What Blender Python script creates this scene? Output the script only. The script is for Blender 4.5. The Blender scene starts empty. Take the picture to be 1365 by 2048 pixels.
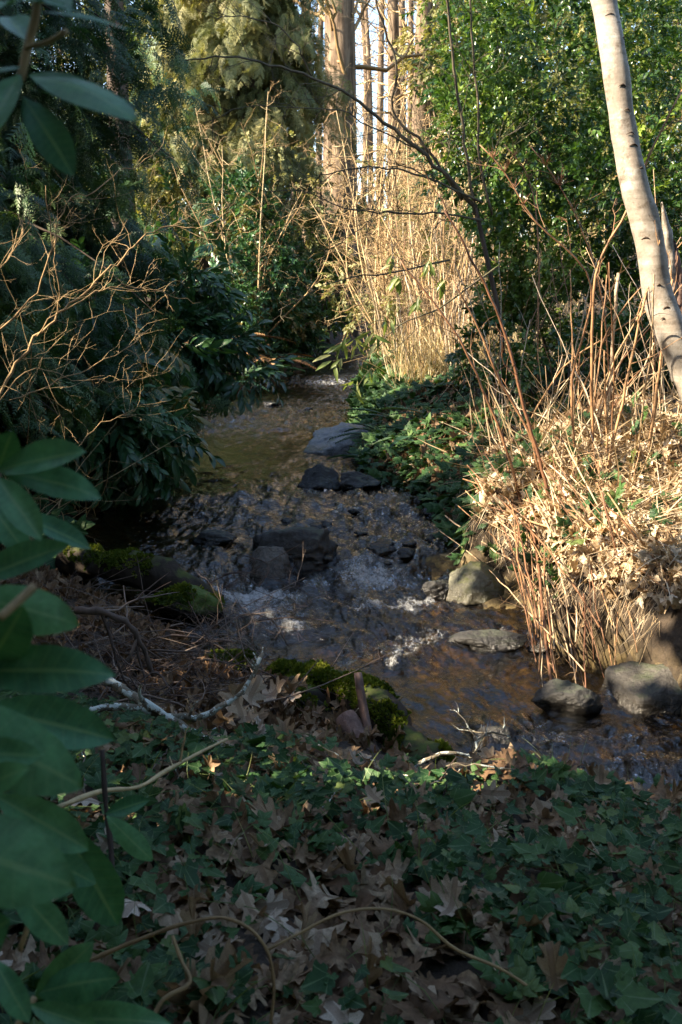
import bpy, math
import numpy as np

rng = np.random.default_rng(11)
C = bpy.context.scene.collection
R = math.radians

# ------------------------------------------------------------------ camera model (design helpers)
CAM_Z, PITCH, FPX = 2.0, R(12.0), 1991.0
FW = np.array([0, math.cos(PITCH), -math.sin(PITCH)])
UP = np.array([0, math.sin(PITCH), math.cos(PITCH)])
EYE = np.array([0, 0, CAM_Z])


def ray(px, py):
    return FW + np.array([1.0, 0, 0]) * ((px - 682.5) / FPX) + UP * ((1024 - py) / FPX)


def at(px, py, Y):
    d = ray(px, py)
    return EYE + d * (Y / d[1])


def proj(P):
    d = np.asarray(P) - EYE; f = d @ FW
    return 682.5 + FPX * d[..., 0] / f, 1024 - FPX * (d @ UP) / f


# ------------------------------------------------------------------ noise
def _h(ix, iy, iz, seed):
    n = (ix.astype(np.int64) * 374761393 + iy.astype(np.int64) * 668265263 + iz.astype(np.int64) * 2147483647 + seed * 974634777) & 0xFFFFFFFF
    n = ((n ^ (n >> 13)) * 1274126177) & 0xFFFFFFFF
    n = ((n ^ (n >> 15)) * 2246822519) & 0xFFFFFFFF
    return ((n ^ (n >> 16)) & 0xFFFF) / 65535.0


def vnoise(x, y, z=None, seed=0):
    x = np.asarray(x, float); y = np.asarray(y, float)
    z = np.zeros_like(x) if z is None else np.asarray(z, float)
    ix, iy, iz = np.floor(x), np.floor(y), np.floor(z)
    fx, fy, fz = x - ix, y - iy, z - iz
    fx, fy, fz = [f * f * f * (f * (f * 6 - 15) + 10) for f in (fx, fy, fz)]
    r = 0
    for a in (0, 1):
        for b in (0, 1):
            for c in (0, 1):
                w = (fx if a else 1 - fx) * (fy if b else 1 - fy) * (fz if c else 1 - fz)
                r = r + w * _h(ix + a, iy + b, iz + c, seed)
    return r * 2 - 1


def fbm(x, y, z=None, seed=0, oct=4, gain=0.5):
    r, a, f = 0, 1.0, 1.0
    z = np.zeros_like(np.asarray(x, float)) if z is None else z
    for o in range(oct):
        r = r + a * vnoise(np.asarray(x) * f, np.asarray(y) * f, np.asarray(z) * f, seed + o * 17)
        a *= gain; f *= 2.03
    return r


def sstep(a, b, x):
    t = np.clip((np.asarray(x, float) - a) / (b - a), 0, 1)
    return t * t * (3 - 2 * t)


# ------------------------------------------------------------------ stream and terrain
def zw(y):
    y = np.asarray(y, float)
    return (0.02 * sstep(3.5, 6.0, y) + 0.05 * sstep(5.55, 5.85, y) + 0.13 * sstep(6.5, 7.15, y) + 0.05 * sstep(7.5, 8.6, y)
            + 0.03 * sstep(9, 15, y) + 0.03 * sstep(15, 18, y) + 0.12 * sstep(20.6, 21.2, y) + 0.1 * sstep(23, 26, y))


def march(px, py, hf, y0=0.8, y1=80):
    d = ray(px, py)
    ys = np.geomspace(y0, y1, 3000)
    P = EYE[None] + d[None] * (ys / d[1])[:, None]
    below = P[:, 2] < hf(P[:, 0], P[:, 1])
    k = int(np.argmax(below)) if below.any() else len(ys) - 1
    return P[k]


def W(px, py):
    return march(px, py, lambda x, y: zw(y))


EDGE = [(722, 640, 800), (742, 600, 765), (765, 560, 737), (800, 445, 722), (850, 400, 715), (900, 340, 720), (950, 250, 745), (1000, 190, 855),
        (1050, 150, 912), (1100, 130, 925), (1150, 150, 915), (1180, 200, 985), (1210, 270, 1045), (1260, 370, 1075),
        (1300, 440, 1105), (1350, 520, 1230), (1400, 640, 1300), (1450, 790, 1400), (1500, 870, 1500), (1560, 1010, 1620), (1610, 1330, 1720), (1650, 1700, 1900)]
_e = []
for py, l, r in EDGE:
    a, b = W(l, py), W(r, py)
    _e.append((0.5 * (a[1] + b[1]), a[0], b[0]))
_e.sort()
_e = [(-6, 9, 12), (2.2, 4.2, 5.0)] + _e + [(34, 1.0, 3.6), (45, 5, 8), (60, 10, 13), (90, 14, 17)]
EY, EL, ER = [np.array(v) for v in zip(*_e)]


def XL(y): return np.interp(y, EY, EL)
def XR(y): return np.interp(y, EY, ER)


def H(x, y):
    x = np.asarray(x, float); y = np.asarray(y, float)
    dl, dr = XL(y) - x, x - XR(y)
    z0 = zw(y)
    n1 = fbm(x * 0.9, y * 0.9, seed=3, oct=4)
    n2 = fbm(x * 4.5, y * 4.5, seed=9, oct=3)
    mid = sstep(6.6, 9.5, y); far = sstep(13, 22, y)
    al = 0.10 + 0.26 * mid + 0.25 * far
    sl = 0.10 + 0.06 * mid + 0.05 * far
    hl = al * (1 - np.exp(-np.maximum(dl, 0) / (0.34 + 0.2 * mid))) + 2.6 * np.tanh(sl * np.maximum(dl, 0) / 2.6)
    nr = 1 - sstep(7.2, 9.5, y)
    ar = 0.62 * nr + (1 - nr) * (0.62 + 0.25 * far)
    br = 0.13 * nr + (1 - nr) * 0.62
    sr = 0.17 * nr + (1 - nr) * 0.13
    hr = ar * (1 - np.exp(-np.maximum(dr, 0) / br)) + 2.6 * np.tanh(sr * np.maximum(dr, 0) / 2.6)
    ins = np.minimum(-dl, -dr)
    bed = -(0.03 + 0.15 * sstep(0.0, 0.7, ins)) + 0.05 * n1 + 0.022 * n2
    d = np.maximum(dl, dr)
    bank = np.where(dl > dr, hl, hr) + (0.10 * n1 + 0.022 * n2) * sstep(0, 0.8, d)
    hill = 5.0 * sstep(36, 80, y) + 3.0 * sstep(10, 30, np.abs(x))
    return z0 + np.where(d > 0, bank - 0.03, bed) + hill


def G(px, py, y0=0.8): return march(px, py, H, y0)


# ------------------------------------------------------------------ sun and the gaps it shines through
SUN_EL, SUN_FWD = R(32), R(-15)
S = np.array([-math.cos(SUN_EL) * math.cos(SUN_FWD), math.cos(SUN_EL) * math.sin(SUN_FWD), math.sin(SUN_EL)])
SU = np.array([math.sin(SUN_FWD), math.cos(SUN_FWD), 0.0])        # across the beam, along the stream
SV = np.cross(SU, S); SV = SV * np.sign(SV[2])                     # across the beam, upwards
BEAMS = []


def beam(P, ru, rv): BEAMS.append((P @ SU, P @ SV, ru, rv))


beam(at(1220, 985, 6.2), 1.25, 0.45)
beam(at(1080, 1130, 5.6), 0.5, 0.16)
beam(at(1260, 300, 6.6), 0.55, 1.1)
beam(at(1290, 640, 6.6), 0.40, 0.6)
beam(W(1020, 1225), 0.38, 0.16)
beam(at(968, 1150, 6.6), 0.2, 0.1)
beam(W(590, 822), 3.2, 0.6)
beam(W(680, 770), 1.5, 0.3)
beam(at(800, 580, 15.5), 2.8, 1.25)
beam(at(900, 660, 12.5), 1.2, 0.5)
beam(at(300, 1135, 6.9), 0.10, 0.05)
beam(at(160, 560, 4.6), 0.35, 0.45)
beam(at(300, 420, 4.9), 0.25, 0.35)
beam(at(60, 760, 4.6), 0.25, 0.25)
beam(at(1090, 900, 7.4), 0.35, 0.2)
beam(at(1000, 700, 8.0), 0.3, 0.5)
beam(at(940, 900, 8.8), 0.35, 0.15)
beam(at(700, 700, 7.0), 0.25, 0.25)
beam(G(970, 1580), 0.03, 0.02)
beam(W(1345, 1500), 0.12, 0.06)
beam(at(60, 310, 8.4), 0.6, 0.4)
beam(at(560, 60, 20), 3.0, 2.2)
beam(at(700, 300, 34), 11.0, 6.0)
beam(at(840, 480, 26), 6.0, 2.0)
beam(at(1100, 200, 12.5), 2.6, 1.9)
beam(at(1150, 420, 11.2), 1.0, .4)
beam(at(820, 850, 10.5), 0.9, 0.22)
beam(at(900, 800, 9.5), 0.4, 0.3)
beam(at(760, 760, 14), 1.2, 0.35)


def sunkeep(P, leak=0.03, m=0.12):
    """False for points that would stand in one of the gaps of the crowns."""
    u, v = P @ SU, P @ SV
    top = v > np.interp(u, [5, 8, 10, 14, 18], [9.0, 6.6, 4.7, 3.3, 2.6]) + .5 * fbm(u * .9, v * .9, seed=78, oct=3)
    wob = 1 + 0.35 * fbm(u * 3.1, v * 3.1, seed=77, oct=3)
    inside = np.zeros(len(P), bool)
    for bu, bv, ru, rv in BEAMS:
        inside |= ((u - bu) / (ru + m)) ** 2 + ((v - bv) / (rv + m)) ** 2 < wob
    inside |= top
    return ~inside | (rng.random(len(P)) < leak)


# ------------------------------------------------------------------ mesh buffers
class Buf:
    def __init__(s): s.V, s.F, s.L, s.n = [], [], [], 0

    def add(s, V, F, L):
        if len(V) == 0: return
        s.V.append(np.asarray(V, np.float32)); s.F.append(np.asarray(F, np.int64) + s.n); s.L.append(np.asarray(L, np.float32)); s.n += len(V)

    def build(s, name, mat, parent=None, loc=None, smooth=True):
        V = np.concatenate(s.V); F = np.concatenate(s.F); L = np.concatenate(s.L)
        if parent is not None:
            off, p = np.zeros(3), parent
            while p is not None: off += np.array(p.location); p = p.parent
        else:
            off = np.zeros(3)
        o_loc = np.zeros(3) if loc is None else np.asarray(loc, float)
        V = V - (off + o_loc)[None]
        me = bpy.data.meshes.new(name)
        me.vertices.add(len(V)); me.vertices.foreach_set('co', V.astype(np.float32).ravel())
        me.loops.add(F.size); me.loops.foreach_set('vertex_index', F.astype(np.int32).ravel())
        me.polygons.add(len(F))
        me.polygons.foreach_set('loop_start', np.arange(0, F.size, 3, dtype=np.int32))
        a = me.attributes.new('lf', 'FLOAT_VECTOR', 'POINT'); a.data.foreach_set('vector', L.ravel())
        if smooth: me.polygons.foreach_set('use_smooth', np.ones(len(F), bool))
        me.update(calc_edges=True); me.validate()
        me.materials.append(mat)
        o = bpy.data.objects.new(name, me); C.objects.link(o)
        o.location = o_loc
        if parent is not None: o.parent = parent
        return o


def tag(o, label=None, cat=None, group=None, kind=None):
    for k, v in (('label', label), ('category', cat), ('group', group), ('kind', kind)):
        if v: o[k] = v
    return o


def thing(name, label, cat, loc, group=None):
    o = bpy.data.objects.new(name, None); C.objects.link(o); o.empty_display_size = 0.1
    o.location = [float(v) for v in loc]
    return tag(o, label, cat, group)


def dup(o, loc, rotz=0.0, scale=1.0, label=None, parent=None):
    c = o.copy(); C.objects.link(c)
    if parent is None:
        c.location = loc; c.rotation_euler = (0, 0, rotz); c.scale = (scale, scale, scale)
        if label: c['label'] = label
    else:
        c.parent = parent
    for ch in o.children: dup(ch, None, parent=c)
    return c


# ------------------------------------------------------------------ leaf templates: V, F, L(along, across, -)
def nrm(a): return a / np.maximum(np.linalg.norm(a, axis=-1, keepdims=True), 1e-9)


def blade(prof, bend=0.15, fold=0.12, nx=1, twist=0.0, wav=0.0, seed=0):
    """leaf along +X, length 1, half widths prof = [(t, w)], face +Z"""
    V, L, F = [], [], []
    m = 2 * nx + 1
    for i, (t, w) in enumerate(prof):
        for j in range(-nx, nx + 1):
            s = j / nx
            z = -bend * t * t + fold * abs(s) * w + wav * math.sin(t * 9 + s * 2 + seed)
            y = s * w
            a = twist * t
            V.append((t * (1 - 0.25 * bend * t), y * math.cos(a) - z * math.sin(a) * 0, z + y * math.sin(a)))
            L.append((t, s, 0))
    for i in range(len(prof) - 1):
        for j in range(2 * nx):
            a, b = i * m + j, (i + 1) * m + j
            F += [(a, b, a + 1), (b, b + 1, a + 1)]
    return np.array(V, float), np.array(F), np.array(L, float)


def fan(outline, cup=0.15, seed=0, curl=0.0):
    """lobed leaf from an outline (x, y): two rings (centre, mid, rim) so that it can curl"""
    r = np.random.default_rng(seed)
    o = np.array(outline, float); k = len(o)
    c = np.array([0.38, 0.0])
    mid = c + (o - c) * 0.55
    rr = np.linalg.norm(o - c, axis=1)
    zr = cup * rr * (0.6 + 0.8 * r.random(k)) + curl * (o[:, 1] ** 2) * 2.2 + curl * 0.5 * np.sin(o[:, 0] * 5 + seed)
    zm = curl * (mid[:, 1] ** 2) * 1.4 + curl * 0.5 * np.sin(mid[:, 0] * 5 + seed)
    V = np.concatenate([[[c[0], c[1], curl * 0.5 * math.sin(c[0] * 5 + seed)]], np.c_[mid, zm], np.c_[o, zr]])
    F = []
    for i in range(k):
        j = (i + 1) % k
        F += [(0, 1 + i, 1 + j), (1 + i, 1 + k + i, 1 + k + j), (1 + i, 1 + k + j, 1 + j)]
    ang = np.arctan2(V[:, 1] - 0, V[:, 0] + 0.02)
    L = np.c_[V[:, 0], V[:, 1], np.zeros(len(V))]
    return V, np.array(F), L


def mirror(h):
    return h + [(x, -y) for x, y in h[::-1] if abs(y) > 1e-6]


IVY = fan(mirror([(0.10, 0.0), (-0.10, 0.20), (-0.02, 0.36), (0.10, 0.34), (0.16, 0.52), (0.28, 0.47), (0.42, 0.28), (0.60, 0.26), (0.80, 0.13), (1.0, 0.0)]), 0.10, 1)
IVY2 = fan(mirror([(0.06, 0.0), (-0.08, 0.16), (0.02, 0.33), (0.2, 0.43), (0.36, 0.33), (0.52, 0.30), (0.70, 0.20), (1.0, 0.0)]), -0.12, 2)
OAKH = [(0.0, 0.0), (0.04, 0.02), (0.12, 0.06), (0.15, 0.19), (0.14, 0.30), (0.24, 0.29), (0.29, 0.19), (0.35, 0.19), (0.41, 0.30), (0.47, 0.40), (0.55, 0.35), (0.55, 0.25), (0.58, 0.17),
        (0.64, 0.18), (0.71, 0.26), (0.80, 0.28), (0.80, 0.19), (0.79, 0.12), (0.86, 0.11), (0.92, 0.10), (1.0, 0.0)]
MAPH = [(0.0, 0.0), (0.05, 0.03), (0.03, 0.20), (-0.06, 0.40), (0.10, 0.36), (0.20, 0.30), (0.28, 0.46), (0.40, 0.62), (0.46, 0.44), (0.44, 0.22), (0.52, 0.16), (0.66, 0.28), (0.72, 0.26), (0.78, 0.12), (1.0, 0.0)]
DEAD = [fan(mirror(OAKH), 0.10, 3, 0.35), fan(mirror(OAKH), 0.2, 4, 0.8), fan(mirror(OAKH), -0.15, 5, -0.6), fan(mirror([(x, y * .72) for x, y in MAPH]), 0.2, 6, 0.5), fan(mirror(OAKH), -0.2, 7, -0.9), fan(mirror(OAKH), 0.05, 8, 1.2)]
DEADF = [fan(mirror([(x, y * (.95 + .09 * k)) for x, y in OAKH]), c, 20 + k, q) for k, (c, q) in enumerate([(.05, .15), (.08, -.2), (-.06, .3), (.1, .05), (-.1, -.35), (.02, .5)])] + [fan(mirror([(0, 0), (.08, .10), (.25, .2), (.5, .24), (.7, .18), (.88, .1), (1, 0)]), .15, 31, .5), fan(mirror([(.1, 0), (.0, .2), (.2, .26), (.35, .18), (.55, .3), (.62, .12), (.8, 0)]), -.1, 32, .3)]
RH = [blade([(0, .012), (.05, .035), (.15, .085), (.3, .13), (.45, .152), (.6, .155), (.75, .135), (.87, .09), (.95, .045), (1, .004)], b, f, 2, 0, w, i)
      for i, (b, f, w) in enumerate([(.14, .35, .006), (.30, .2, .01), (.05, .5, .004), (.22, -.15, .008)])]
LAUREL = blade([(0, .01), (.15, .10), (.4, .17), (.65, .16), (.85, .09), (1, .005)], .28, .35)
LANCE = blade([(0, .01), (.2, .07), (.5, .11), (.8, .06), (1, .004)], .3, .4)
SMALL = blade([(0, .03), (.3, .26), (.65, .24), (1, .02)], .2, .45)
OVAL = blade([(0, .03), (.25, .22), (.6, .27), (.85, .16), (1, .02)], .1, .25)
STRAW = blade([(0, .007), (.35, .009), (.7, .007), (1, .002)], .25, .6)
STRAW2 = blade([(0, .008), (.3, .008), (.65, .007), (1, .003)], -.45, .6)
GRASS = blade([(0, .007), (.3, .008), (.6, .006), (.85, .004), (1, .001)], .35, .8)


def inst(T, P, X, N, s, rnd, sy=None):
    """copies of template T: +X along X, +Z along N (made orthogonal), scale s"""
    V, F, L = T
    P = np.asarray(P, float); n = len(P)
    if n == 0: return np.zeros((0, 3)), np.zeros((0, 3), int), np.zeros((0, 3))
    X = nrm(np.broadcast_to(X, (n, 3)).astype(float)); N = np.broadcast_to(N, (n, 3)).astype(float)
    Y = nrm(np.cross(N, X)); Z = np.cross(X, Y)
    M = np.stack([X, Y, Z], 2) * np.broadcast_to(s, (n,))[:, None, None]
    VV = np.einsum('nij,kj->nki', M, V) + P[:, None]
    FF = F[None] + (np.arange(n) * len(V))[:, None, None]
    LL = np.broadcast_to(L[None], (n, len(V), 3)).copy(); LL[:, :, 2] = np.broadcast_to(rnd, (n,))[:, None]
    return VV.reshape(-1, 3), FF.reshape(-1, 3), LL.reshape(-1, 3)


def merge(parts):
    b = Buf()
    for p in parts: b.add(*p)
    return np.concatenate(b.V).astype(float), np.concatenate(b.F), np.concatenate(b.L).astype(float)


def tube(pts, rad, n=5, rnd=0.5, cap=True):
    p = np.asarray(pts, float); k = len(p)
    rad = np.broadcast_to(np.asarray(rad, float), (k,))
    t = nrm(np.gradient(p, axis=0))
    mean = nrm((p[-1] - p[0])[None])[0]
    ref = np.eye(3)[int(np.argmin(np.abs(mean)))]
    a = nrm(np.cross(t, ref)); b = np.cross(t, a)
    th = np.linspace(0, 2 * np.pi, n, endpoint=False)
    V = p[:, None] + rad[:, None, None] * (np.cos(th)[None, :, None] * a[:, None] + np.sin(th)[None, :, None] * b[:, None])
    L = np.stack([np.broadcast_to(np.linspace(0, 1, k)[:, None], (k, n)), np.broadcast_to((th / np.pi - 1)[None], (k, n)), np.full((k, n), rnd)], 2)
    i = np.arange(k - 1)[:, None] * n; j = np.arange(n)[None]; j2 = (j + 1) % n
    q = [i + j, i + j2, i + n + j2, i + n + j]
    F = np.concatenate([np.stack([q[0], q[1], q[2]], 2).reshape(-1, 3), np.stack([q[0], q[2], q[3]], 2).reshape(-1, 3)])
    V = V.reshape(-1, 3); L = L.reshape(-1, 3)
    if cap:
        m = len(V)
        V = np.concatenate([V, p[:1], p[-1:]]); L = np.concatenate([L, [[0, 0, rnd], [1, 0, rnd]]])
        jj = np.arange(n); e = (k - 1) * n
        F = np.concatenate([F, np.c_[np.full(n, m), (jj + 1) % n, jj], np.c_[np.full(n, m + 1), e + jj, e + (jj + 1) % n]])
    return V, F, L


def smooth_line(pts, k=None, wob=0.0, seed=None):
    p = np.asarray(pts, float); m = len(p)
    k = k or (m - 1) * 4 + 1
    d = np.r_[0, np.cumsum(np.linalg.norm(np.diff(p, axis=0), axis=1))]; t = np.linspace(0, d[-1], k)
    tang = np.gradient(p, d, axis=0) if m > 2 else np.repeat((p[1:] - p[:1]) / d[-1], 2, 0)
    idx = np.clip(np.searchsorted(d, t, 'right') - 1, 0, m - 2)
    h = (d[idx + 1] - d[idx]); u = ((t - d[idx]) / h)[:, None]; h = h[:, None]
    o = ((2 * u**3 - 3 * u**2 + 1) * p[idx] + (u**3 - 2 * u**2 + u) * h * tang[idx] + (-2 * u**3 + 3 * u**2) * p[idx + 1] + (u**3 - u**2) * h * tang[idx + 1])
    if wob:
        w = rng.normal(0, wob, (k, 3)); w[0] = 0
        o = o + w
    return o


def rdir(n=None):
    return nrm(rng.normal(size=(n, 3) if n else (1, 3))) if n else nrm(rng.normal(size=(1, 3)))[0]


def twigs(buf, line, r0, n, length, levels=2, spread=0.9, up=0.15, sides=4, sub=3, rnd=None, t0=0.15, wob=0.10):
    """side twigs along a polyline, each forking again"""
    line = np.asarray(line); k = len(line)
    for _ in range(n):
        t = t0 + (1 - t0) * rng.random(); i = min(int(t * (k - 1)), k - 2)
        p = line[i] + (line[i + 1] - line[i]) * rng.random()
        d = nrm((line[i + 1] - line[i])[None])[0]
        d = nrm((d * (1 - 0.4 * spread) + rdir() * spread + np.array([0, 0, up]))[None])[0]
        L = length * (0.45 + 0.9 * rng.random()) * (1.15 - 0.5 * t)
        q = [p]; dd = d.copy(); m = 5
        for s_ in range(m):
            dd = nrm((dd + rng.normal(0, wob * 2.2, 3) + np.array([0, 0, up * 0.25]))[None])[0]
            q.append(q[-1] + dd * L / m)
        rr = np.linspace(r0, r0 * 0.35, m + 1)
        buf.add(*tube(q, rr, sides, rng.random() if rnd is None else rnd, False))
        if levels > 1:
            twigs(buf, np.array(q), r0 * 0.6, max(1, int(sub * (0.6 + 0.8 * rng.random()))), L * 0.55, levels - 1, spread, up, max(3, sides - 1), sub, rnd, 0.2, wob)


# ------------------------------------------------------------------ materials
def newmat(name):
    m = bpy.data.materials.new(name); m.use_nodes = True
    nt = m.node_tree; nt.nodes.clear()
    return m, nt, nt.nodes.new, nt.links.new


def ramp(nt, fac, stops, interp='LINEAR'):
    n = nt.nodes.new('ShaderNodeValToRGB'); n.color_ramp.interpolation = interp
    e = n.color_ramp.elements
    while len(e) < len(stops): e.new(0.5)
    for el, (p, c) in zip(e, stops): el.position = p; el.color = (*c, 1) if len(c) == 3 else c
    nt.links.new(fac, n.inputs['Fac']); return n.outputs['Color']


def math_(nt, op, a, b=None, clamp=False):
    n = nt.nodes.new('ShaderNodeMath'); n.operation = op; n.use_clamp = clamp
    for i, v in enumerate((a, b)):
        if v is None: continue
        if isinstance(v, (int, float)): n.inputs[i].default_value = v
        else: nt.links.new(v, n.inputs[i])
    return n.outputs[0]


def mixc(nt, fac, a, b, mode='MIX'):
    n = nt.nodes.new('ShaderNodeMix'); n.data_type = 'RGBA'; n.blend_type = mode
    for s, v in ((0, fac), (6, a), (7, b)):
        if isinstance(v, (int, float)): n.inputs[s].default_value = v
        elif isinstance(v, tuple): n.inputs[s].default_value = (*v, 1)
        else: nt.links.new(v, n.inputs[s])
    return n.outputs[2]


def noise(nt, scale, detail=4, rough=0.55, coord='Object', vec=None):
    n = nt.nodes.new('ShaderNodeTexNoise'); n.inputs['Scale'].default_value = scale; n.inputs['Detail'].default_value = detail; n.inputs['Roughness'].default_value = rough
    if vec is None:
        t = nt.nodes.new('ShaderNodeTexCoord'); vec = t.outputs[coord]
    nt.links.new(vec, n.inputs['Vector']); return n.outputs['Fac']


def lf(nt):
    a = nt.nodes.new('ShaderNodeAttribute'); a.attribute_name = 'lf'
    s = nt.nodes.new('ShaderNodeSeparateXYZ'); nt.links.new(a.outputs['Vector'], s.inputs[0]); return s.outputs


def bump(nt, h, strength, dist=0.02):
    b = nt.nodes.new('ShaderNodeBump'); b.inputs['Strength'].default_value = strength; b.inputs['Distance'].default_value = dist
    nt.links.new(h, b.inputs['Height']); return b.outputs['Normal']


def leafmat(name, stops, rough=0.45, trans=0.3, tcol=(1.25, 1.3, 0.45), veins=0.0, vcol=(0.25, 0.3, 0.12), mottle=0.35, mscale=30, spec=0.5, palm=False):
    m, nt, N, K = newmat(name)
    x, y, z = lf(nt)
    col = ramp(nt, z, stops)
    nz = noise(nt, mscale, 5, 0.65)
    col = mixc(nt, mottle, col, ramp(nt, nz, [(0.3, (0.35, 0.35, 0.35)), (0.72, (1.6, 1.6, 1.6))]), 'MULTIPLY')
    if veins:
        if palm:   # radiating veins of a lobed leaf
            ang = math_(nt, 'ARCTAN2', y, math_(nt, 'ADD', x, 0.02))
            w = math_(nt, 'ABSOLUTE', math_(nt, 'SINE', math_(nt, 'MULTIPLY', ang, 3.6)))
            v = math_(nt, 'LESS_THAN', w, 0.14)
        else:
            ay = math_(nt, 'ABSOLUTE', y)
            mid = math_(nt, 'LESS_THAN', ay, 0.085)
            side = math_(nt, 'SINE', math_(nt, 'MULTIPLY', math_(nt, 'SUBTRACT', x, math_(nt, 'MULTIPLY', ay, 0.07)), 75))
            sd = math_(nt, 'MULTIPLY', math_(nt, 'GREATER_THAN', side, 0.93), 0.35)
            v = math_(nt, 'MAXIMUM', mid, sd)
        col = mixc(nt, math_(nt, 'MULTIPLY', v, veins), col, vcol)
    p = N('ShaderNodeBsdfPrincipled'); p.inputs['Roughness'].default_value = rough; p.inputs['Specular IOR Level'].default_value = spec
    K(col, p.inputs['Base Color'])
    K(bump(nt, nz, 0.25, 0.01), p.inputs['Normal'])
    t = N('ShaderNodeBsdfTranslucent'); K(mixc(nt, 1.0, col, tcol, 'MULTIPLY'), t.inputs['Color'])
    mx = N('ShaderNodeMixShader'); mx.inputs[0].default_value = trans
    K(p.outputs[0], mx.inputs[1]); K(t.outputs[0], mx.inputs[2])
    o = N('ShaderNodeOutputMaterial'); K(mx.outputs[0], o.inputs['Surface']); return m


def barkmat(name, stops, scale=14, stretch=5.0, rough=0.85, bumpy=0.6, byrnd=False, rings=0.0, lichen=0.0, lcol=(0.55, 0.58, 0.5), moss=0.0):
    m, nt, N, K = newmat(name)
    x, y, z = lf(nt)
    tc = N('ShaderNodeTexCoord'); mp = N('ShaderNodeMapping'); mp.inputs['Scale'].default_value = (1, 1, 1 / stretch); K(tc.outputs['Object'], mp.inputs[0])
    nz = noise(nt, scale, 6, 0.65, vec=mp.outputs[0])
    col = ramp(nt, z if byrnd else nz, stops)
    if byrnd: col = mixc(nt, 0.5, col, ramp(nt, nz, [(0.3, (0.4, 0.4, 0.4)), (0.7, (1.5, 1.5, 1.5))]), 'MULTIPLY')
    if rings:
        w = math_(nt, 'GREATER_THAN', math_(nt, 'SINE', math_(nt, 'MULTIPLY', x, rings)), 0.96)
        col = mixc(nt, math_(nt, 'MULTIPLY', w, 0.6), col, (0.09, 0.05, 0.025))
    if lichen:
        n2 = noise(nt, 22, 4, 0.7)
        col = mixc(nt, math_(nt, 'GREATER_THAN', n2, 1 - lichen), col, lcol)
    if moss:
        n3 = noise(nt, 3.0, 5, 0.7)
        g = N('ShaderNodeNewGeometry'); s2 = N('ShaderNodeSeparateXYZ'); K(g.outputs['Normal'], s2.inputs[0])
        f = math_(nt, 'MULTIPLY', math_(nt, 'SUBTRACT', math_(nt, 'ADD', math_(nt, 'MULTIPLY', s2.outputs[2], 0.5), n3), 1.0 - moss), 5, True)
        col = mixc(nt, f, col, (0.07, 0.10, 0.015))
    p = N('ShaderNodeBsdfPrincipled'); p.inputs['Roughness'].default_value = rough; p.inputs['Specular IOR Level'].default_value = 0.25
    K(col, p.inputs['Base Color']); K(bump(nt, nz, bumpy, 0.02), p.inputs['Normal'])
    o = N('ShaderNodeOutputMaterial'); K(p.outputs[0], o.inputs['Surface']); return m


def rockmat(name, c1, c2, moss=0.0, mcol=(0.09, 0.12, 0.02), rough=0.8):
    m, nt, N, K = newmat(name)
    nz = noise(nt, 5, 8, 0.65, 'Object'); nf = noise(nt, 38, 6, 0.7, 'Object')
    col = mixc(nt, nz, c1, c2)
    col = mixc(nt, 0.6, col, ramp(nt, nf, [(0.3, (0.35, 0.35, 0.35)), (0.7, (1.7, 1.7, 1.65))]), 'MULTIPLY')
    vo = N('ShaderNodeTexVoronoi'); vo.feature = 'DISTANCE_TO_EDGE'; vo.inputs['Scale'].default_value = 3.2
    tc = N('ShaderNodeTexCoord'); ad = N('ShaderNodeMixRGB'); ad.blend_type = 'ADD'; ad.inputs[0].default_value = 0.25
    nn = N('ShaderNodeTexNoise'); nn.inputs['Scale'].default_value = 5; K(tc.outputs['Object'], nn.inputs['Vector'])
    K(tc.outputs['Object'], ad.inputs[1]); K(nn.outputs['Color'], ad.inputs[2]); K(ad.outputs[0], vo.inputs['Vector'])
    crack = math_(nt, 'LESS_THAN', vo.outputs['Distance'], 0.012)
    col = mixc(nt, math_(nt, 'MULTIPLY', crack, 0.5), col, (0.02, 0.018, 0.015))
    g = N('ShaderNodeNewGeometry'); s2 = N('ShaderNodeSeparateXYZ'); K(g.outputs['Normal'], s2.inputs[0])
    if moss:
        n3 = noise(nt, 4.5, 6, 0.7)
        f = math_(nt, 'MULTIPLY', math_(nt, 'SUBTRACT', math_(nt, 'ADD', math_(nt, 'MULTIPLY', s2.outputs[2], 0.45), n3), 1.05 - moss), 6, True)
        col = mixc(nt, f, col, mcol)
    # the wet band: lf.z holds the height above the water line
    x, y, z = lf(nt)
    wet = math_(nt, 'SUBTRACT', 1.0, math_(nt, 'MULTIPLY', math_(nt, 'SUBTRACT', z, math_(nt, 'MULTIPLY', nz, 0.08)), 18, True), True)
    col = mixc(nt, wet, col, mixc(nt, 1.0, col, (0.35, 0.33, 0.3), 'MULTIPLY'))
    p = N('ShaderNodeBsdfPrincipled'); K(col, p.inputs['Base Color'])
    K(math_(nt, 'SUBTRACT', rough, math_(nt, 'MULTIPLY', wet, rough - 0.22)), p.inputs['Roughness'])
    hb = math_(nt, 'ADD', nf, math_(nt, 'MULTIPLY', nz, 2.0))
    K(bump(nt, hb, 0.7, 0.02), p.inputs['Normal'])
    o = N('ShaderNodeOutputMaterial'); K(p.outputs[0], o.inputs['Surface']); return m


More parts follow.
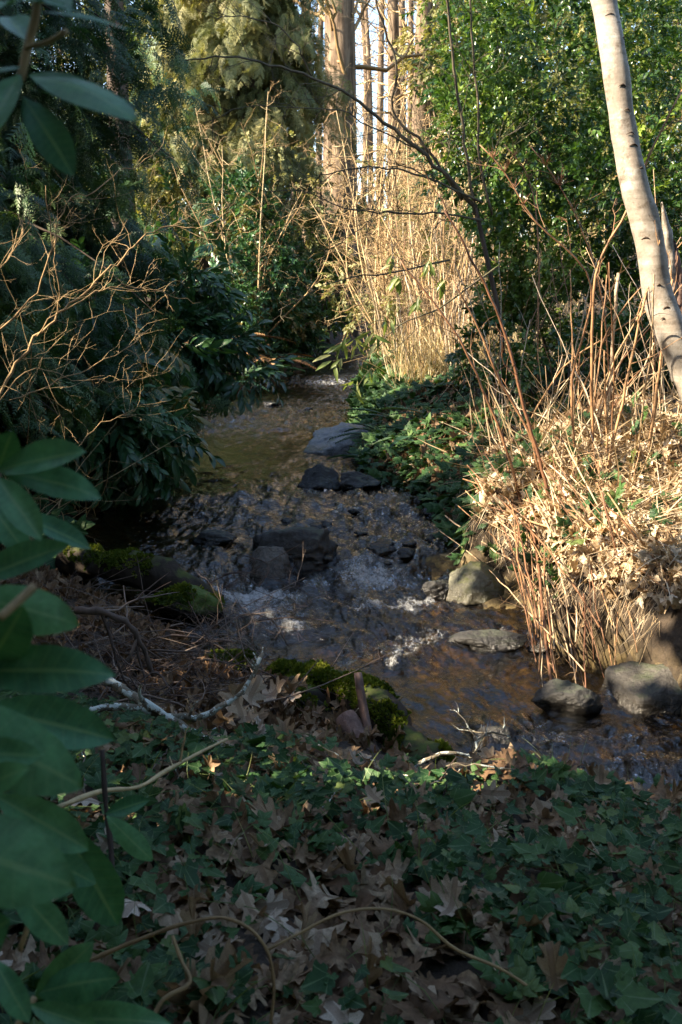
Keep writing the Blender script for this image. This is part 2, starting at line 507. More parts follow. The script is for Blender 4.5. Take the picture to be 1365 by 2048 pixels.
MT = dict(
    ivy=leafmat('ivy_leaf', [(0, (0.018, 0.052, 0.016)), (0.6, (0.030, 0.082, 0.022)), (0.9, (0.06, 0.12, 0.030)), (1, (0.14, 0.18, 0.05))], 0.55, 0.2, veins=0.65, vcol=(0.14, 0.20, 0.10), palm=True, mscale=60, mottle=0.4, spec=.25),
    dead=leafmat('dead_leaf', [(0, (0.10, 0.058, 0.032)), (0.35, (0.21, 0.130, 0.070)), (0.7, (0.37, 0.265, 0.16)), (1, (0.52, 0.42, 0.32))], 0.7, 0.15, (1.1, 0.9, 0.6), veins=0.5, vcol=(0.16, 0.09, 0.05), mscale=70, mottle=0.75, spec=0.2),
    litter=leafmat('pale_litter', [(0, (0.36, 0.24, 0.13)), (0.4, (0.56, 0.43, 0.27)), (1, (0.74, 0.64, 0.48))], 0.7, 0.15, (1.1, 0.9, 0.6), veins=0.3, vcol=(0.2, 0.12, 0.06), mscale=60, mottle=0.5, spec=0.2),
    rhodo=leafmat('rhododendron_leaf', [(0, (0.042, 0.13, 0.058)), (0.6, (0.072, 0.205, 0.088)), (1, (0.105, 0.25, 0.09))], 0.42, 0.14, veins=0.85, vcol=(0.17, 0.30, 0.12), mscale=45, mottle=0.5, spec=.3),
    laurel=leafmat('laurel_leaf', [(0, (0.026, 0.070, 0.030)), (0.6, (0.042, 0.115, 0.042)), (0.93, (0.065, 0.15, 0.05)), (1, (0.2, 0.16, 0.05))], 0.32, 0.2, veins=0.2, mscale=25),
    holly=leafmat('holly_leaf', [(0, (0.028, 0.065, 0.020)), (0.5, (0.06, 0.125, 0.028)), (1, (0.19, 0.26, 0.05))], 0.28, 0.28, mscale=12, mottle=0.3),
    cedar=leafmat('cedar_spray', [(0, (0.022, 0.055, 0.024)), (0.55, (0.045, 0.100, 0.036)), (1, (0.10, 0.16, 0.05))], 0.55, 0.25, mscale=4, mottle=0.45),
    sage=leafmat('pale_conifer_spray', [(0, (0.09, 0.11, 0.038)), (0.5, (0.17, 0.185, 0.065)), (1, (0.32, 0.29, 0.12))], 0.6, 0.32, (1.2, 1.15, 0.6), mscale=3, mottle=0.4),
    olive=leafmat('far_foliage', [(0, (0.06, 0.08, 0.025)), (0.5, (0.13, 0.145, 0.042)), (1, (0.28, 0.25, 0.085))], 0.6, 0.35, mscale=2, mottle=0.4),
    fern=leafmat('fern_frond', [(0, (0.018, 0.055, 0.028)), (0.7, (0.035, 0.085, 0.038)), (0.9, (0.06, 0.11, 0.04)), (1, (0.25, 0.15, 0.05))], 0.5, 0.25, mscale=8),
    deadfern=leafmat('dead_fern', [(0, (0.10, 0.05, 0.02)), (1, (0.30, 0.17, 0.07))], 0.7, 0.2, (1.1, .9, .6), mscale=8),
    young=leafmat('young_leaf', [(0, (0.10, 0.16, 0.05)), (0.6, (0.18, 0.24, 0.07)), (1, (0.34, 0.34, 0.16))], 0.4, 0.45, (1.2, 1.2, 0.5), veins=0.4, vcol=(0.3, 0.34, 0.15), mscale=25),
    straw=leafmat('dry_straw', [(0, (0.27, 0.18, 0.10)), (0.5, (0.47, 0.36, 0.22)), (1, (0.66, 0.57, 0.42))], 0.6, 0.2, (1.1, 0.95, 0.6), mscale=14, mottle=0.35, spec=0.3),
    gold=leafmat('golden_grass', [(0, (0.32, 0.23, 0.11)), (0.5, (0.48, 0.38, 0.20)), (1, (0.64, 0.56, 0.36))], 0.6, 0.4, (1.15, 1.0, 0.6), mscale=5, mottle=0.3),
    moss=leafmat('moss', [(0, (0.035, 0.060, 0.008)), (0.6, (0.085, 0.115, 0.013)), (1, (0.20, 0.22, 0.03))], 0.8, 0.25, mscale=18, mottle=0.5, spec=0.1),
    cane=barkmat('dry_cane', [(0, (0.15, 0.07, 0.040)), (0.4, (0.34, 0.195, 0.095)), (0.75, (0.48, 0.36, 0.23)), (1, (0.62, 0.53, 0.40))], 30, 6, 0.5, 0.2, True, rings=48),
    twig=barkmat('bare_twig', [(0, (0.06, 0.042, 0.034)), (0.5, (0.12, 0.085, 0.066)), (1, (0.22, 0.17, 0.135))], 25, 4, 0.8, 0.3, True),
    tan=barkmat('tan_twig', [(0, (0.24, 0.15, 0.07)), (0.5, (0.38, 0.26, 0.13)), (1, (0.52, 0.40, 0.22))], 25, 4, 0.75, 0.2, True),
    bark=barkmat('dark_bark', [(0.3, (0.035, 0.026, 0.02)), (0.7, (0.11, 0.08, 0.06))], 10, 6),
    mossbark=barkmat('mossy_bark', [(0.3, (0.014, 0.011, 0.008)), (0.7, (0.045, 0.034, 0.025))], 12, 4, moss=0.05),
    limb=barkmat('limb_bark', [(0.3, (0.06, 0.05, 0.038)), (0.7, (0.15, 0.125, 0.085))], 16, 5, moss=0.15),
    farbark=barkmat('far_bark', [(0.35, (0.06, 0.042, 0.028)), (0.5, (0.17, 0.12, 0.08)), (0.68, (0.33, 0.25, 0.17))], 7, 6, bumpy=1.0, moss=0.15),
    lichen=barkmat('lichened_branch', [(0.3, (0.10, 0.085, 0.06)), (0.7, (0.24, 0.20, 0.14))], 20, 3, lichen=0.47, lcol=(0.50, 0.53, 0.47)),
    deadwood=barkmat('dead_wood', [(0.3, (0.10, 0.06, 0.05)), (0.55, (0.22, 0.14, 0.115)), (0.75, (0.34, 0.24, 0.19))], 26, 9, 0.85, 1.0),
    rock=rockmat('grey_rock', (0.06, 0.055, 0.048), (0.17, 0.16, 0.145), 0.10, (0.09, 0.10, 0.06)),
    rockdark=rockmat('dark_rock', (0.010, 0.010, 0.011), (0.052, 0.050, 0.047), 0.2, (0.06, 0.07, 0.045)),
    rockmoss=rockmat('mossy_rock', (0.10, 0.10, 0.075), (0.22, 0.21, 0.15), 0.36, (0.11, 0.115, 0.045)),
    rockgreen=rockmat('green_rock', (0.02, 0.02, 0.017), (0.05, 0.046, 0.036), 0.62, (0.06, 0.10, 0.012)),
    rockbrown=rockmat('brown_rock', (0.03, 0.027, 0.023), (0.095, 0.085, 0.072), 0.22, (0.05, 0.06, 0.03), .55),
    slab=rockmat('sky_tinted_rock', (0.14, 0.145, 0.16), (0.24, 0.24, 0.25), 0.18, (0.10, 0.12, 0.05), 0.5),  # blue cast of the reflected sky put into the rock colour
)


def trunkmat():
    m, nt, N, K = newmat('smooth_pale_bark')
    tc = N('ShaderNodeTexCoord')
    mp = N('ShaderNodeMapping'); mp.inputs['Scale'].default_value = (1, 1, 9); K(tc.outputs['Object'], mp.inputs[0])
    ring = noise(nt, 2.2, 5, 0.6, vec=mp.outputs[0]); big = noise(nt, 5, 6, 0.65); fine = noise(nt, 60, 5, 0.7)
    col = ramp(nt, big, [(0.3, (0.18, 0.14, 0.105)), (0.5, (0.27, 0.235, 0.195)), (0.7, (0.39, 0.37, 0.34))])
    col = mixc(nt, 0.5, col, ramp(nt, ring, [(0.35, (0.5, 0.47, 0.42)), (0.6, (1.2, 1.2, 1.2))]), 'MULTIPLY')
    col = mixc(nt, 0.4, col, ramp(nt, fine, [(0.3, (0.6, 0.58, 0.55)), (0.65, (1.25, 1.25, 1.25))]), 'MULTIPLY')
    col = mixc(nt, math_(nt, 'MULTIPLY', math_(nt, 'GREATER_THAN', ring, 0.69), 0.7), col, (0.10, 0.065, 0.045))
    pat = noise(nt, 9, 6, 0.75); col = mixc(nt, math_(nt, 'MULTIPLY', math_(nt, 'SUBTRACT', pat, 0.54), 9, True), col, mixc(nt, 1.0, col, (0.55, 0.50, 0.44), 'MULTIPLY'))
    li = noise(nt, 16, 5, 0.7); col = mixc(nt, math_(nt, 'MULTIPLY', math_(nt, 'SUBTRACT', li, 0.60), 8, True), col, (0.36, 0.37, 0.33))
    p = N('ShaderNodeBsdfPrincipled'); p.inputs['Roughness'].default_value = 0.7; K(col, p.inputs['Base Color'])
    K(bump(nt, math_(nt, 'ADD', ring, math_(nt, 'MULTIPLY', fine, 0.4)), 0.45, 0.01), p.inputs['Normal'])
    o = N('ShaderNodeOutputMaterial'); K(p.outputs[0], o.inputs['Surface']); return m


MT['pale'] = trunkmat()


def groundmat():
    m, nt, N, K = newmat('earth_and_stream_bed')
    x, y, z = lf(nt)      # x: 1 in the stream, y: 0 dark soil .. 1 dry litter
    nz = noise(nt, 3.5, 8, 0.65); nf = noise(nt, 28, 6, 0.7)
    soil = ramp(nt, nf, [(0.3, (0.022, 0.016, 0.011)), (0.6, (0.06, 0.042, 0.027)), (0.8, (0.13, 0.09, 0.055))])
    dry = ramp(nt, nf, [(0.3, (0.10, 0.06, 0.03)), (0.7, (0.32, 0.22, 0.12))])
    soil = mixc(nt, y, soil, dry)
    vo = N('ShaderNodeTexVoronoi'); vo.inputs['Scale'].default_value = 17; tc = N('ShaderNodeTexCoord'); K(tc.outputs['Object'], vo.inputs['Vector'])
    sp = N('ShaderNodeSeparateColor'); K(vo.outputs['Color'], sp.inputs[0])
    bed = ramp(nt, sp.outputs[0], [(0, (0.028, 0.019, 0.008)), (0.5, (0.075, 0.054, 0.019)), (0.85, (0.14, 0.105, 0.04)), (1, (0.24, 0.20, 0.12))])
    bed = mixc(nt, 0.8, bed, ramp(nt, nz, [(0.35, (0.22, 0.20, 0.18)), (0.65, (1.35, 1.25, 1.0))]), 'MULTIPLY')
    col = mixc(nt, x, soil, bed)
    p = N('ShaderNodeBsdfPrincipled'); p.inputs['Roughness'].default_value = 0.9; K(col, p.inputs['Base Color'])
    hb = math_(nt, 'ADD', nf, math_(nt, 'MULTIPLY', vo.outputs['Distance'], -1.0)); K(bump(nt, hb, 0.8, 0.03), p.inputs['Normal'])
    o = N('ShaderNodeOutputMaterial'); K(p.outputs[0], o.inputs['Surface']); return m


def watermat():
    m, nt, N, K = newmat('stream_water')
    x, y, z = lf(nt)      # x: foam, y: roughness of the surface
    tc = N('ShaderNodeTexCoord'); mp = N('ShaderNodeMapping'); mp.inputs['Scale'].default_value = (1, 0.55, 1); K(tc.outputs['Object'], mp.inputs[0])
    n1 = noise(nt, 15, 4, 0.6, vec=mp.outputs[0]); n2 = noise(nt, 55, 4, 0.65, vec=mp.outputs[0])
    h = math_(nt, 'ADD', n1, math_(nt, 'MULTIPLY', n2, math_(nt, 'ADD', 0.12, math_(nt, 'MULTIPLY', y, 0.16))))
    h = math_(nt, 'MULTIPLY', h, math_(nt, 'ADD', 0.30, math_(nt, 'MULTIPLY', y, 0.9)))
    nor = bump(nt, h, 0.75, 0.045)
    fr = N('ShaderNodeFresnel'); fr.inputs['IOR'].default_value = 1.6; K(nor, fr.inputs['Normal'])
    gl = N('ShaderNodeBsdfGlossy'); gl.inputs['Roughness'].default_value = 0.03; K(nor, gl.inputs['Normal']); gl.inputs['Color'].default_value = (1, 1, 1, 1)
    tr = N('ShaderNodeBsdfTransparent'); tr.inputs['Color'].default_value = (0.52, 0.42, 0.25, 1)
    mx = N('ShaderNodeMixShader'); K(fr.outputs[0], mx.inputs[0]); K(tr.outputs[0], mx.inputs[1]); K(gl.outputs[0], mx.inputs[2])
    fo = N('ShaderNodeBsdfPrincipled'); fo.inputs['Base Color'].default_value = (0.58, 0.59, 0.59, 1); fo.inputs['Roughness'].default_value = 0.5
    f1 = noise(nt, 80, 5, 0.75, vec=mp.outputs[0]); f2 = noise(nt, 15, 4, 0.7, vec=mp.outputs[0])
    f = math_(nt, 'ADD', math_(nt, 'MULTIPLY', f1, 0.55), math_(nt, 'MULTIPLY', f2, 0.65))
    fm = math_(nt, 'MULTIPLY', math_(nt, 'SUBTRACT', math_(nt, 'ADD', f, math_(nt, 'MULTIPLY', x, 0.60)), 0.90), 3.2, True)
    K(bump(nt, f, 1.0, 0.03), fo.inputs['Normal'])
    m2 = N('ShaderNodeMixShader'); K(math_(nt, 'MULTIPLY', fm, 0.85), m2.inputs[0]); K(mx.outputs[0], m2.inputs[1]); K(fo.outputs[0], m2.inputs[2])
    o = N('ShaderNodeOutputMaterial'); K(m2.outputs[0], o.inputs['Surface']); return m


# ------------------------------------------------------------------ ground and water
def grid_faces(nu, nv):
    i, j = np.meshgrid(np.arange(nu - 1), np.arange(nv - 1), indexing='ij')
    a = (i * nv + j).ravel(); b = a + nv
    return np.concatenate([np.c_[a, b + 1, b], np.c_[a, a + 1, b + 1]])


ys = np.concatenate([np.linspace(-8, 1.0, 16)[:-1], np.geomspace(1.0, 30, 420), np.linspace(30.5, 140, 60)])
t = np.linspace(-1, 1, 361)
xs = 5.5 * t + 55 * np.sign(t) * np.abs(t) ** 5
YY, XX = np.meshgrid(ys, xs, indexing='ij')
ZZ = H(XX.ravel(), YY.ravel())
d_in = np.minimum(XX - XL(YY), XR(YY) - XX).ravel()
dry = sstep(0.15, 0.6, XX.ravel() - XR(YY.ravel())) * (1 - sstep(7.3, 8.6, YY.ravel())) * sstep(4, 5, YY.ravel())
b = Buf(); b.add(np.c_[XX.ravel(), YY.ravel(), ZZ], grid_faces(len(ys), len(xs)), np.c_[sstep(-0.1, 0.02, d_in), dry, np.zeros(len(ZZ))])
tag(b.build('ground', groundmat()), kind='structure')

FOAM = [(W(505, 1195), 0.34, 0.20, 1.0), (W(540, 1222), 0.30, 0.14, 0.7), (W(455, 1190), 0.16, 0.06, .7), (W(735, 1152), 0.30, 0.26, 0.85), (W(770, 1120), 0.2, 0.22, 0.6), (W(790, 1215), 0.32, 0.10, 0.72), (W(845, 1280), 0.18, 0.10, 0.68), (W(810, 1300), 0.2, 0.14, 0.6),
        (W(680, 766), 1.3, 0.28, 0.75), (W(470, 832), 0.8, 0.8, 0.42), (W(900, 1185), 0.12, 0.1, .7), (W(1000, 1275), .5, .05, .5), (W(1110, 1480), 0.3, 0.06, 0.6), (W(1230, 1540), 0.35, 0.05, 0.55), (W(1250, 1400), 0.10, 0.08, 0.8), (W(850, 1060), 0.8, 0.9, 0.33), (W(600, 1030), 0.9, .12, .35)]
for ch, rr_, a_ in [([(425, 1185), (470, 1200), (515, 1215), (560, 1245), (600, 1262)], .13, .8), ([(720, 1222), (770, 1212), (830, 1205), (880, 1204)], .10, .68), ([(690, 1165), (725, 1130), (775, 1105), (820, 1090)], .12, .66), ([(785, 1325), (815, 1300), (850, 1278), (880, 1275)], .09, .62), ([(700, 1150), (715, 1190), (735, 1222)], .09, .6),
                    ([(560, 1030), (640, 1020), (720, 1015), (800, 1030)], .14, .5), ([(850, 1010), (890, 1060), (905, 1110)], .1, .5), ([(1080, 1440), (1110, 1480), (1130, 1500)], .06, .6), ([(1090, 1560), (1180, 1545), (1290, 1535)], .09, .5), ([(655, 1152), (640, 1170), (600, 1178)], .07, .6), ([(440, 1000), (520, 990)], .2, .4)]:
    q = np.array([W(*c) for c in ch])
    for j in range(len(q) - 1):
        for t_ in np.linspace(0, 1, 5)[:-1]: FOAM.append((q[j] + (q[j + 1] - q[j]) * t_, rr_, rr_ * .6, a_))
yw = np.geomspace(3.0, 34, 620); s = np.linspace(0, 1, 330)
YW, SS = np.meshgrid(yw, s, indexing='ij')
xl, xr = XL(YW) - 0.35, XR(YW) + 0.25
xl = np.where(YW < 3.7, np.minimum(xl, XL(3.7) - 0.3 + (3.7 - YW) * 2.0), xl)
XW = xl + (xr - xl) * SS
x, y = XW.ravel(), YW.ravel()
foam = np.zeros_like(x); rough = np.zeros_like(x)
for P, rx, ry, a in FOAM:
    rx, ry, a = rx * 1.35, ry * 1.3, a * .92
    g = np.exp(-((x - P[0]) / rx) ** 2 - ((y - P[1]) / ry) ** 2); foam = np.maximum(foam, a * g); rough = np.maximum(rough, np.exp(-((x - P[0]) / (rx * 2.0)) ** 2 - ((y - P[1]) / (ry * 2.4)) ** 2))
rapid = sstep(5.3, 6.3, y) * (1 - sstep(8.6, 9.8, y)); rough = np.maximum(rough, 0.6 * rapid * sstep(-0.7, 0.1, x - 0.0)); rough = np.maximum(rough, 0.3 * (1 - sstep(5, 6, y)))
wx, wy = x + 0.12 * fbm(x * 2, y * 2, seed=50, oct=2), y + 0.12 * fbm(x * 2, y * 2, seed=51, oct=2)
amp = (0.005 + 0.036 * rough)
hgt = amp * (fbm(wx * 6.0, wy * 3.6, seed=40, oct=4, gain=0.62)) + 0.004 * rough * fbm(wx * 17, wy * 13, seed=44, oct=2)
hgt += foam * 0.025 * (0.5 + fbm(x * 12, y * 10, seed=60, oct=3))
b = Buf(); b.add(np.c_[x, y, zw(y) + hgt], grid_faces(len(yw), len(s)), np.c_[foam, rough, np.zeros_like(x)])
tag(b.build('water', watermat()), kind='structure')


# ------------------------------------------------------------------ rocks
def ico(n=4):
    import bmesh
    bm = bmesh.new(); bmesh.ops.create_icosphere(bm, subdivisions=n, radius=1)
    V = np.array([v.co[:] for v in bm.verts]); F = np.array([[v.index for v in f.verts] for f in bm.faces]); bm.free(); return V, F


ICO = ico(5); ICO3 = ico(3)


def rock_geo(P, size, seed, planes=None, nz=0.05, src=None, waterz=None, rotz=0.0, nplanes=11):
    V, F = src or ICO
    r = np.random.default_rng(seed)
    if planes is None:
        n = nrm(r.normal(size=(nplanes, 3))); dd = 0.62 + 0.33 * r.random(nplanes)
    else:
        n = nrm(np.array([p[:3] for p in planes], float)); dd = np.array([p[3] for p in planes])
    k = V @ n.T
    rad = np.min(np.where(k > 0.05, dd[None] / np.maximum(k, 0.05), 9), axis=1); rad = np.minimum(rad, 1.25)
    Q = V * rad[:, None]
    Q = Q + V * (nz * fbm(Q[:, 0] * 3 + seed, Q[:, 1] * 3, Q[:, 2] * 3, seed=seed, oct=4) + nz * 0.35 * np.abs(fbm(Q[:, 0] * 11 + seed, Q[:, 1] * 11, Q[:, 2] * 11, seed=seed + 5, oct=2)))[:, None]
    Q = Q * np.asarray(size)[None]
    c, s_ = math.cos(rotz), math.sin(rotz); Q = Q @ np.array([[c, s_, 0], [-s_, c, 0], [0, 0, 1]])
    Q = Q + np.asarray(P)[None]
    wz = P[2] if waterz is None else waterz
    L = np.c_[np.zeros(len(Q)), np.zeros(len(Q)), Q[:, 2] - wz]
    return Q, F, L


def surface_tufts(buf, Q, F, n, size, zmin=0.35, seed=0, keep=None, T=None):
    """short upright leaflets on the upward faces: a moss cushion"""
    T = T or SMALL
    a, b_, c = Q[F[:, 0]], Q[F[:, 1]], Q[F[:, 2]]
    nn = np.cross(b_ - a, c - a); ar = np.linalg.norm(nn, axis=1); nn = nn / np.maximum(ar, 1e-12)[:, None]
    cen = (a + b_ + c) / 3
    ok = (nn[:, 2] > zmin) & (fbm(cen[:, 0] * 6, cen[:, 1] * 6, cen[:, 2] * 6, seed=seed + 3, oct=3) > -0.25)
    if keep is not None: ok &= keep(cen)
    w = ar * ok
    if w.sum() == 0: return
    i = rng.choice(len(F), n, p=w / w.sum())
    u, v = rng.random(n), rng.random(n); fl = u + v > 1; u[fl], v[fl] = 1 - u[fl], 1 - v[fl]
    P = a[i] + (b_ - a)[i] * u[:, None] + (c - a)[i] * v[:, None]
    X = nn[i] + rng.normal(0, 0.6, (n, 3))
    buf.add(*inst(T, P - nn[i] * size * 0.2, X, rng.normal(size=(n, 3)), size * (0.5 + rng.random(n)), np.clip(0.5 + 0.3 * fbm(P[:, 0] * 9, P[:, 1] * 9, P[:, 2] * 9, seed=4, oct=2) + 0.2 * rng.random(n), 0, 1)))


def rock(label, px, py, wpx, size_ratio, mat, seed, planes=None, sink=0.3, rotz=0.0, moss=0, nplanes=11, name='rock', dy=0.0, nz=0.075):
    P = W(px, py); w = wpx * P[1] / FPX / 2
    size = np.array(size_ratio) * w
    P = P + np.array([0, size[1] * 0.75 + dy, size[2] * (1 - 2 * sink)])
    wz = float(zw(P[1]))
    Q, F, L = rock_geo(P, size, seed, planes, waterz=wz, rotz=rotz, nplanes=nplanes, nz=nz)
    b = Buf(); b.add(Q, F, L)
    base = np.array([P[0], P[1], wz])
    o = b.build(name, MT[mat], loc=base); tag(o, label, 'rock')
    if moss:
        mb = Buf(); surface_tufts(mb, Q, F, moss, 0.022, seed=seed, keep=lambda c: c[:, 2] > wz + 0.03)
        mo = mb.build('moss', MT['moss'], o)
    return o


rock('large dark wet boulder in the middle of the stream with a flat top', 588, 1132, 172, (1.0, 0.75, 0.74), 'rockdark', 21, sink=0.3, planes=[(0, 0.1, 1, .62), (0, -1, .25, .68), (.9, -.3, .15, .8), (-.9, -.2, .2, .85), (-.5, -.8, .5, .82), (0, 1, .3, .8), (.6, .7, .4, .9), (.3, -.5, .9, .78), (-.4, .2, .9, .72), (0, 0, -1, .8)])
rock('pointed brown boulder leaning on the large dark boulder', 540, 1156, 92, (1.0, 0.9, 0.95), 'rock', 5, sink=0.25, planes=[(.15, -.75, .55, .62), (.8, -.3, .4, .68), (-.8, -.2, .42, .72), (0, .2, 1, .80), (0, 1, .3, .8), (-.5, -.6, .5, .74), (0, 0, -1, .8)])
rock('flat slab coloured with a sky blue sheen sloping into the stream under the ivy bank', 690, 906, 150, (1.0, 1.0, 0.62), 'slab', 8, sink=0.33, planes=[(-.50, -.35, .8, .45), (0.3, -1, .25, .72), (1, 0, .2, .9), (0, 1, .4, .8), (-1, .2, .1, .95), (0, 0, -1, .8), (0.3, .1, 1, .72)])
rock('small dark pyramid rock standing in the calm upper pool', 640, 976, 82, (1.0, 0.8, 0.72), 'rockdark', 13, sink=0.28, planes=[(-.55, -.5, .65, .55), (.6, -.5, .6, .55), (0, 1, .4, .7), (0, 0, -1, .8), (-1, .1, .2, .92), (1, .1, .2, .92)])
rock('dark low rock at the foot of the ivy bank', 716, 976, 78, (1.0, 0.9, 0.6), 'rockdark', 14, sink=0.3)
rock('pale triangular rock greened with algae below the dry stems', 960, 1200, 135, (1.0, 0.7, 0.80), 'rockmoss', 17, sink=0.27, nz=0.04, planes=[(-.60, -.45, .48, .52), (.66, -.30, .55, .54), (.1, -.85, .45, .60), (0, 1, .5, .6), (0, 0, -1, .6), (-1, .2, 0, .92), (1, .2, 0, .92), (-.1, -.2, 1, .80), (.35, -.75, .4, .60)])
rock('small wet knobbly rock beside the pale triangular rock', 882, 1192, 60, (1.0, 0.8, 0.75), 'rockdark', 18, sink=0.3, nz=0.09)
rock('flat black slab lying across the golden shallows', 985, 1306, 145, (1.0, 0.5, 0.30), 'rockdark', 19, sink=0.22, rotz=-0.12)
rock('round dark rock at the foot of the hanging stems', 1140, 1428, 125, (1.0, 0.8, 0.62), 'rockdark', 23, sink=0.3, nz=0.06)
rock('big smooth grey boulder where the stream leaves to the side', 1345, 1425, 215, (1.0, 0.8, 0.66), 'rockbrown', 26, sink=0.32, nz=0.04, planes=[(-.5, -.3, .8, .62), (.3, -.6, .75, .66), (0, -1, .2, .8), (-.9, -.3, .25, .85), (.2, .4, .9, .72), (1, 0, 0, .9), (0, 1, .2, .8), (0, 0, -1, .8)])
rock('mossy black boulder below the fallen log', 362, 1243, 135, (1.0, 0.75, 0.72), 'rockgreen', 31, sink=0.25, moss=2600)
rock('small mossy stone behind the brush pile', 460, 1350, 90, (1.0, 0.7, 0.6), 'rockgreen', 33, sink=0.2, moss=1600)
rock('low dark stone under water beside the flat slab', 1085, 1305, 60, (1.0, 0.7, 0.45), 'rock', 35, sink=0.3)
rock('round stone wedged under the hanging stems', 1130, 1250, 40, (1.0, 0.8, 0.8), 'rock', 36, sink=0.3)
rock('dark wedge stone in the rapids', 765, 1108, 56, (1.0, 0.8, 0.5), 'rockdark', 37, sink=0.4)
rock('thin dark stone breaking the surface of the far shallows', 545, 813, 42, (1.0, 0.6, 0.25), 'rockdark', 38, sink=0.3)
rock('tiny dark stone in the far golden shallows', 617, 822, 16, (1.0, 0.7, 0.6), 'rockdark', 39, sink=0.3)
rock('dark stone in the shade by the near bank ledge', 1000, 1500, 110, (1.0, 0.7, 0.5), 'rockdark', 41, sink=0.45)
rock('grey stone set in the ivy slope above the bend', 870, 985, 70, (1, .7, 1.0), 'rock', 44, sink=0.15, dy=0.15)
rock('broad dark stone in the shaded pool', 420, 1090, 90, (1.0, 0.7, 0.4), 'rockdark', 46, sink=0.42)
rock('mossy tall stone in the earth of the cut bank', 945, 1075, 60, (1.0, 0.9, 2.1), 'rockmoss', 47, sink=0.12, moss=900, dy=0.1)
rock('mossy rounded stone under the lip of the straw bank', 1300, 1225, 150, (1.0, 0.7, 0.7), 'rockgreen', 49, sink=0.05, moss=2000, dy=0.25)
rock('dark cube of stone under the hanging stems', 1210, 1320, 120, (1.0, 0.7, 0.7), 'rockdark', 52, sink=0.2, dy=0.3)
k = 0
for _ in range(400):                                # stones breaking the surface of the rapids
    if k >= 22: break
    px, py = rng.uniform(560, 910), rng.uniform(1015, 1130)
    P = W(px, py)
    if not (XL(P[1]) + 0.1 < P[0] < XR(P[1]) - 0.05): continue
    b = Buf(); w = rng.uniform(0.03, 0.075)
    b.add(*rock_geo(P + np.array([0, 0, 0.005]), (w, w * .9, w * .55), 100 + k, src=ICO3, waterz=float(zw(P[1])) + .1))
    tag(b.build('stone', MT['rockdark'], loc=P), 'small wet stone breaking the surface of the rapids', 'stone', 'wet stones in the rapids'); k += 1


# ------------------------------------------------------------------ logs, sticks, branches
def branch(name, label, pts, r0, r1, mat, n=7, cat='branch', group=None, side=0, slen=0.2, wob=0.0, k=None, levels=2, parts=None, smat=None):
    line = smooth_line(pts, k, wob)
    b = Buf(); rr = np.linspace(r0, r1, len(line)) * (1 + 0.12 * rng.normal(size=len(line)))
    b.add(*tube(line, np.maximum(rr, 0.001), n, rng.random()))
    if side: twigs(b, line, r1 * 0.8 + 0.0006, side, slen, levels)
    o = b.build(name, MT[mat], loc=line[0]); tag(o, label, cat, group); return o


def pp(lst, Y0, Y1=None):
    Y1 = Y0 if Y1 is None else Y1
    return [at(px, py, Y0 + (Y1 - Y0) * i / max(1, len(lst) - 1)) for i, (px, py) in enumerate(lst)]


def log(label, pts, r, mossn, seed, mat='mossbark', keep=None):
    line = smooth_line(pts, 40)
    rr = r * (1 + 0.22 * fbm(np.arange(40) * 0.21, np.zeros(40), seed=seed, oct=3)); rr[-1] *= 0.6; rr[0] *= 0.7
    V, F, L = tube(line, rr, 22)
    V = V + (rng.normal(0, 1, V.shape) * 0.002) + 0.12 * r * fbm(V[:, 0] * 9, V[:, 1] * 9, V[:, 2] * 9, seed=seed, oct=3)[:, None]
    b = Buf(); b.add(V, F, L); o = b.build('mossy_log', MT[mat], loc=line[0]); tag(o, label, 'log')
    cen = line.mean(0)
    Fo = F.copy(); a = V[F]; nn = np.cross(a[:, 1] - a[:, 0], a[:, 2] - a[:, 0]); mc = a.mean(1)
    near = line[np.argmin(((mc[:, None] - line[None]) ** 2).sum(2), 1)]
    flip = ((mc - near) * nn).sum(1) < 0; Fo[flip] = Fo[flip][:, ::-1]
    mb = Buf(); surface_tufts(mb, V, Fo, mossn, 0.02, 0.3, seed, keep); mb.build('moss', MT['moss'], o)
    return o


def lift(p, dz): return p + np.array([0, 0, dz])


log('thick moss covered log curving along the near bank into the water', [lift(W(545, 1385), .05), lift(W(640, 1412), .12), lift(W(715, 1440), .13), lift(W(775, 1490), .10), lift(W(840, 1540), .03), lift(W(895, 1570), -.05)], 0.098, 6500, 5)
log('short mossy log end beside the near bank leaves', [lift(W(585, 1420), .12), lift(W(600, 1450), .05), lift(W(615, 1500), -.04)], 0.11, 2600, 6)
log('fallen log damming the stream with a sunlit moss cushion', [lift(W(130, 1150), .12), lift(W(225, 1180), .16), lift(W(300, 1205), .20), lift(W(370, 1212), .13), lift(W(440, 1220), 0)], 0.11, 3600, 7, keep=lambda c: c[:, 0] < at(335, 1150, 6.7)[0])
branch('broken_stump', 'thick broken stump of reddish dead wood leaning on the near bank', pp([(690, 1432), (712, 1470), (735, 1510), (762, 1560)], 4.15, 3.95), 0.046, 0.05, 'deadwood', 10, 'stump', k=8)
branch('stick', 'slim grey stick standing beside the broken stump', pp([(716, 1345), (728, 1420), (742, 1480), (760, 1540)], 4.2, 4.0), 0.018, 0.024, 'deadwood', 7, 'stick')
branch('lichened_branch', 'crooked grey branch with pale lichen rising at its tip', pp([(150, 1424), (265, 1414), (350, 1435), (425, 1424), (480, 1384), (505, 1354), (527, 1306)], 3.6, 3.9), 0.017, 0.008, 'lichen', 7, side=7, slen=0.12, wob=0.004, levels=1)
branch('lichened_branch', 'whitish lichened branch lying under the crooked one', pp([(215, 1360), (280, 1399), (350, 1444), (415, 1479), (450, 1500)], 3.75, 3.5), 0.022, 0.016, 'lichen', 7, side=3, slen=0.15, wob=0.003, levels=1)
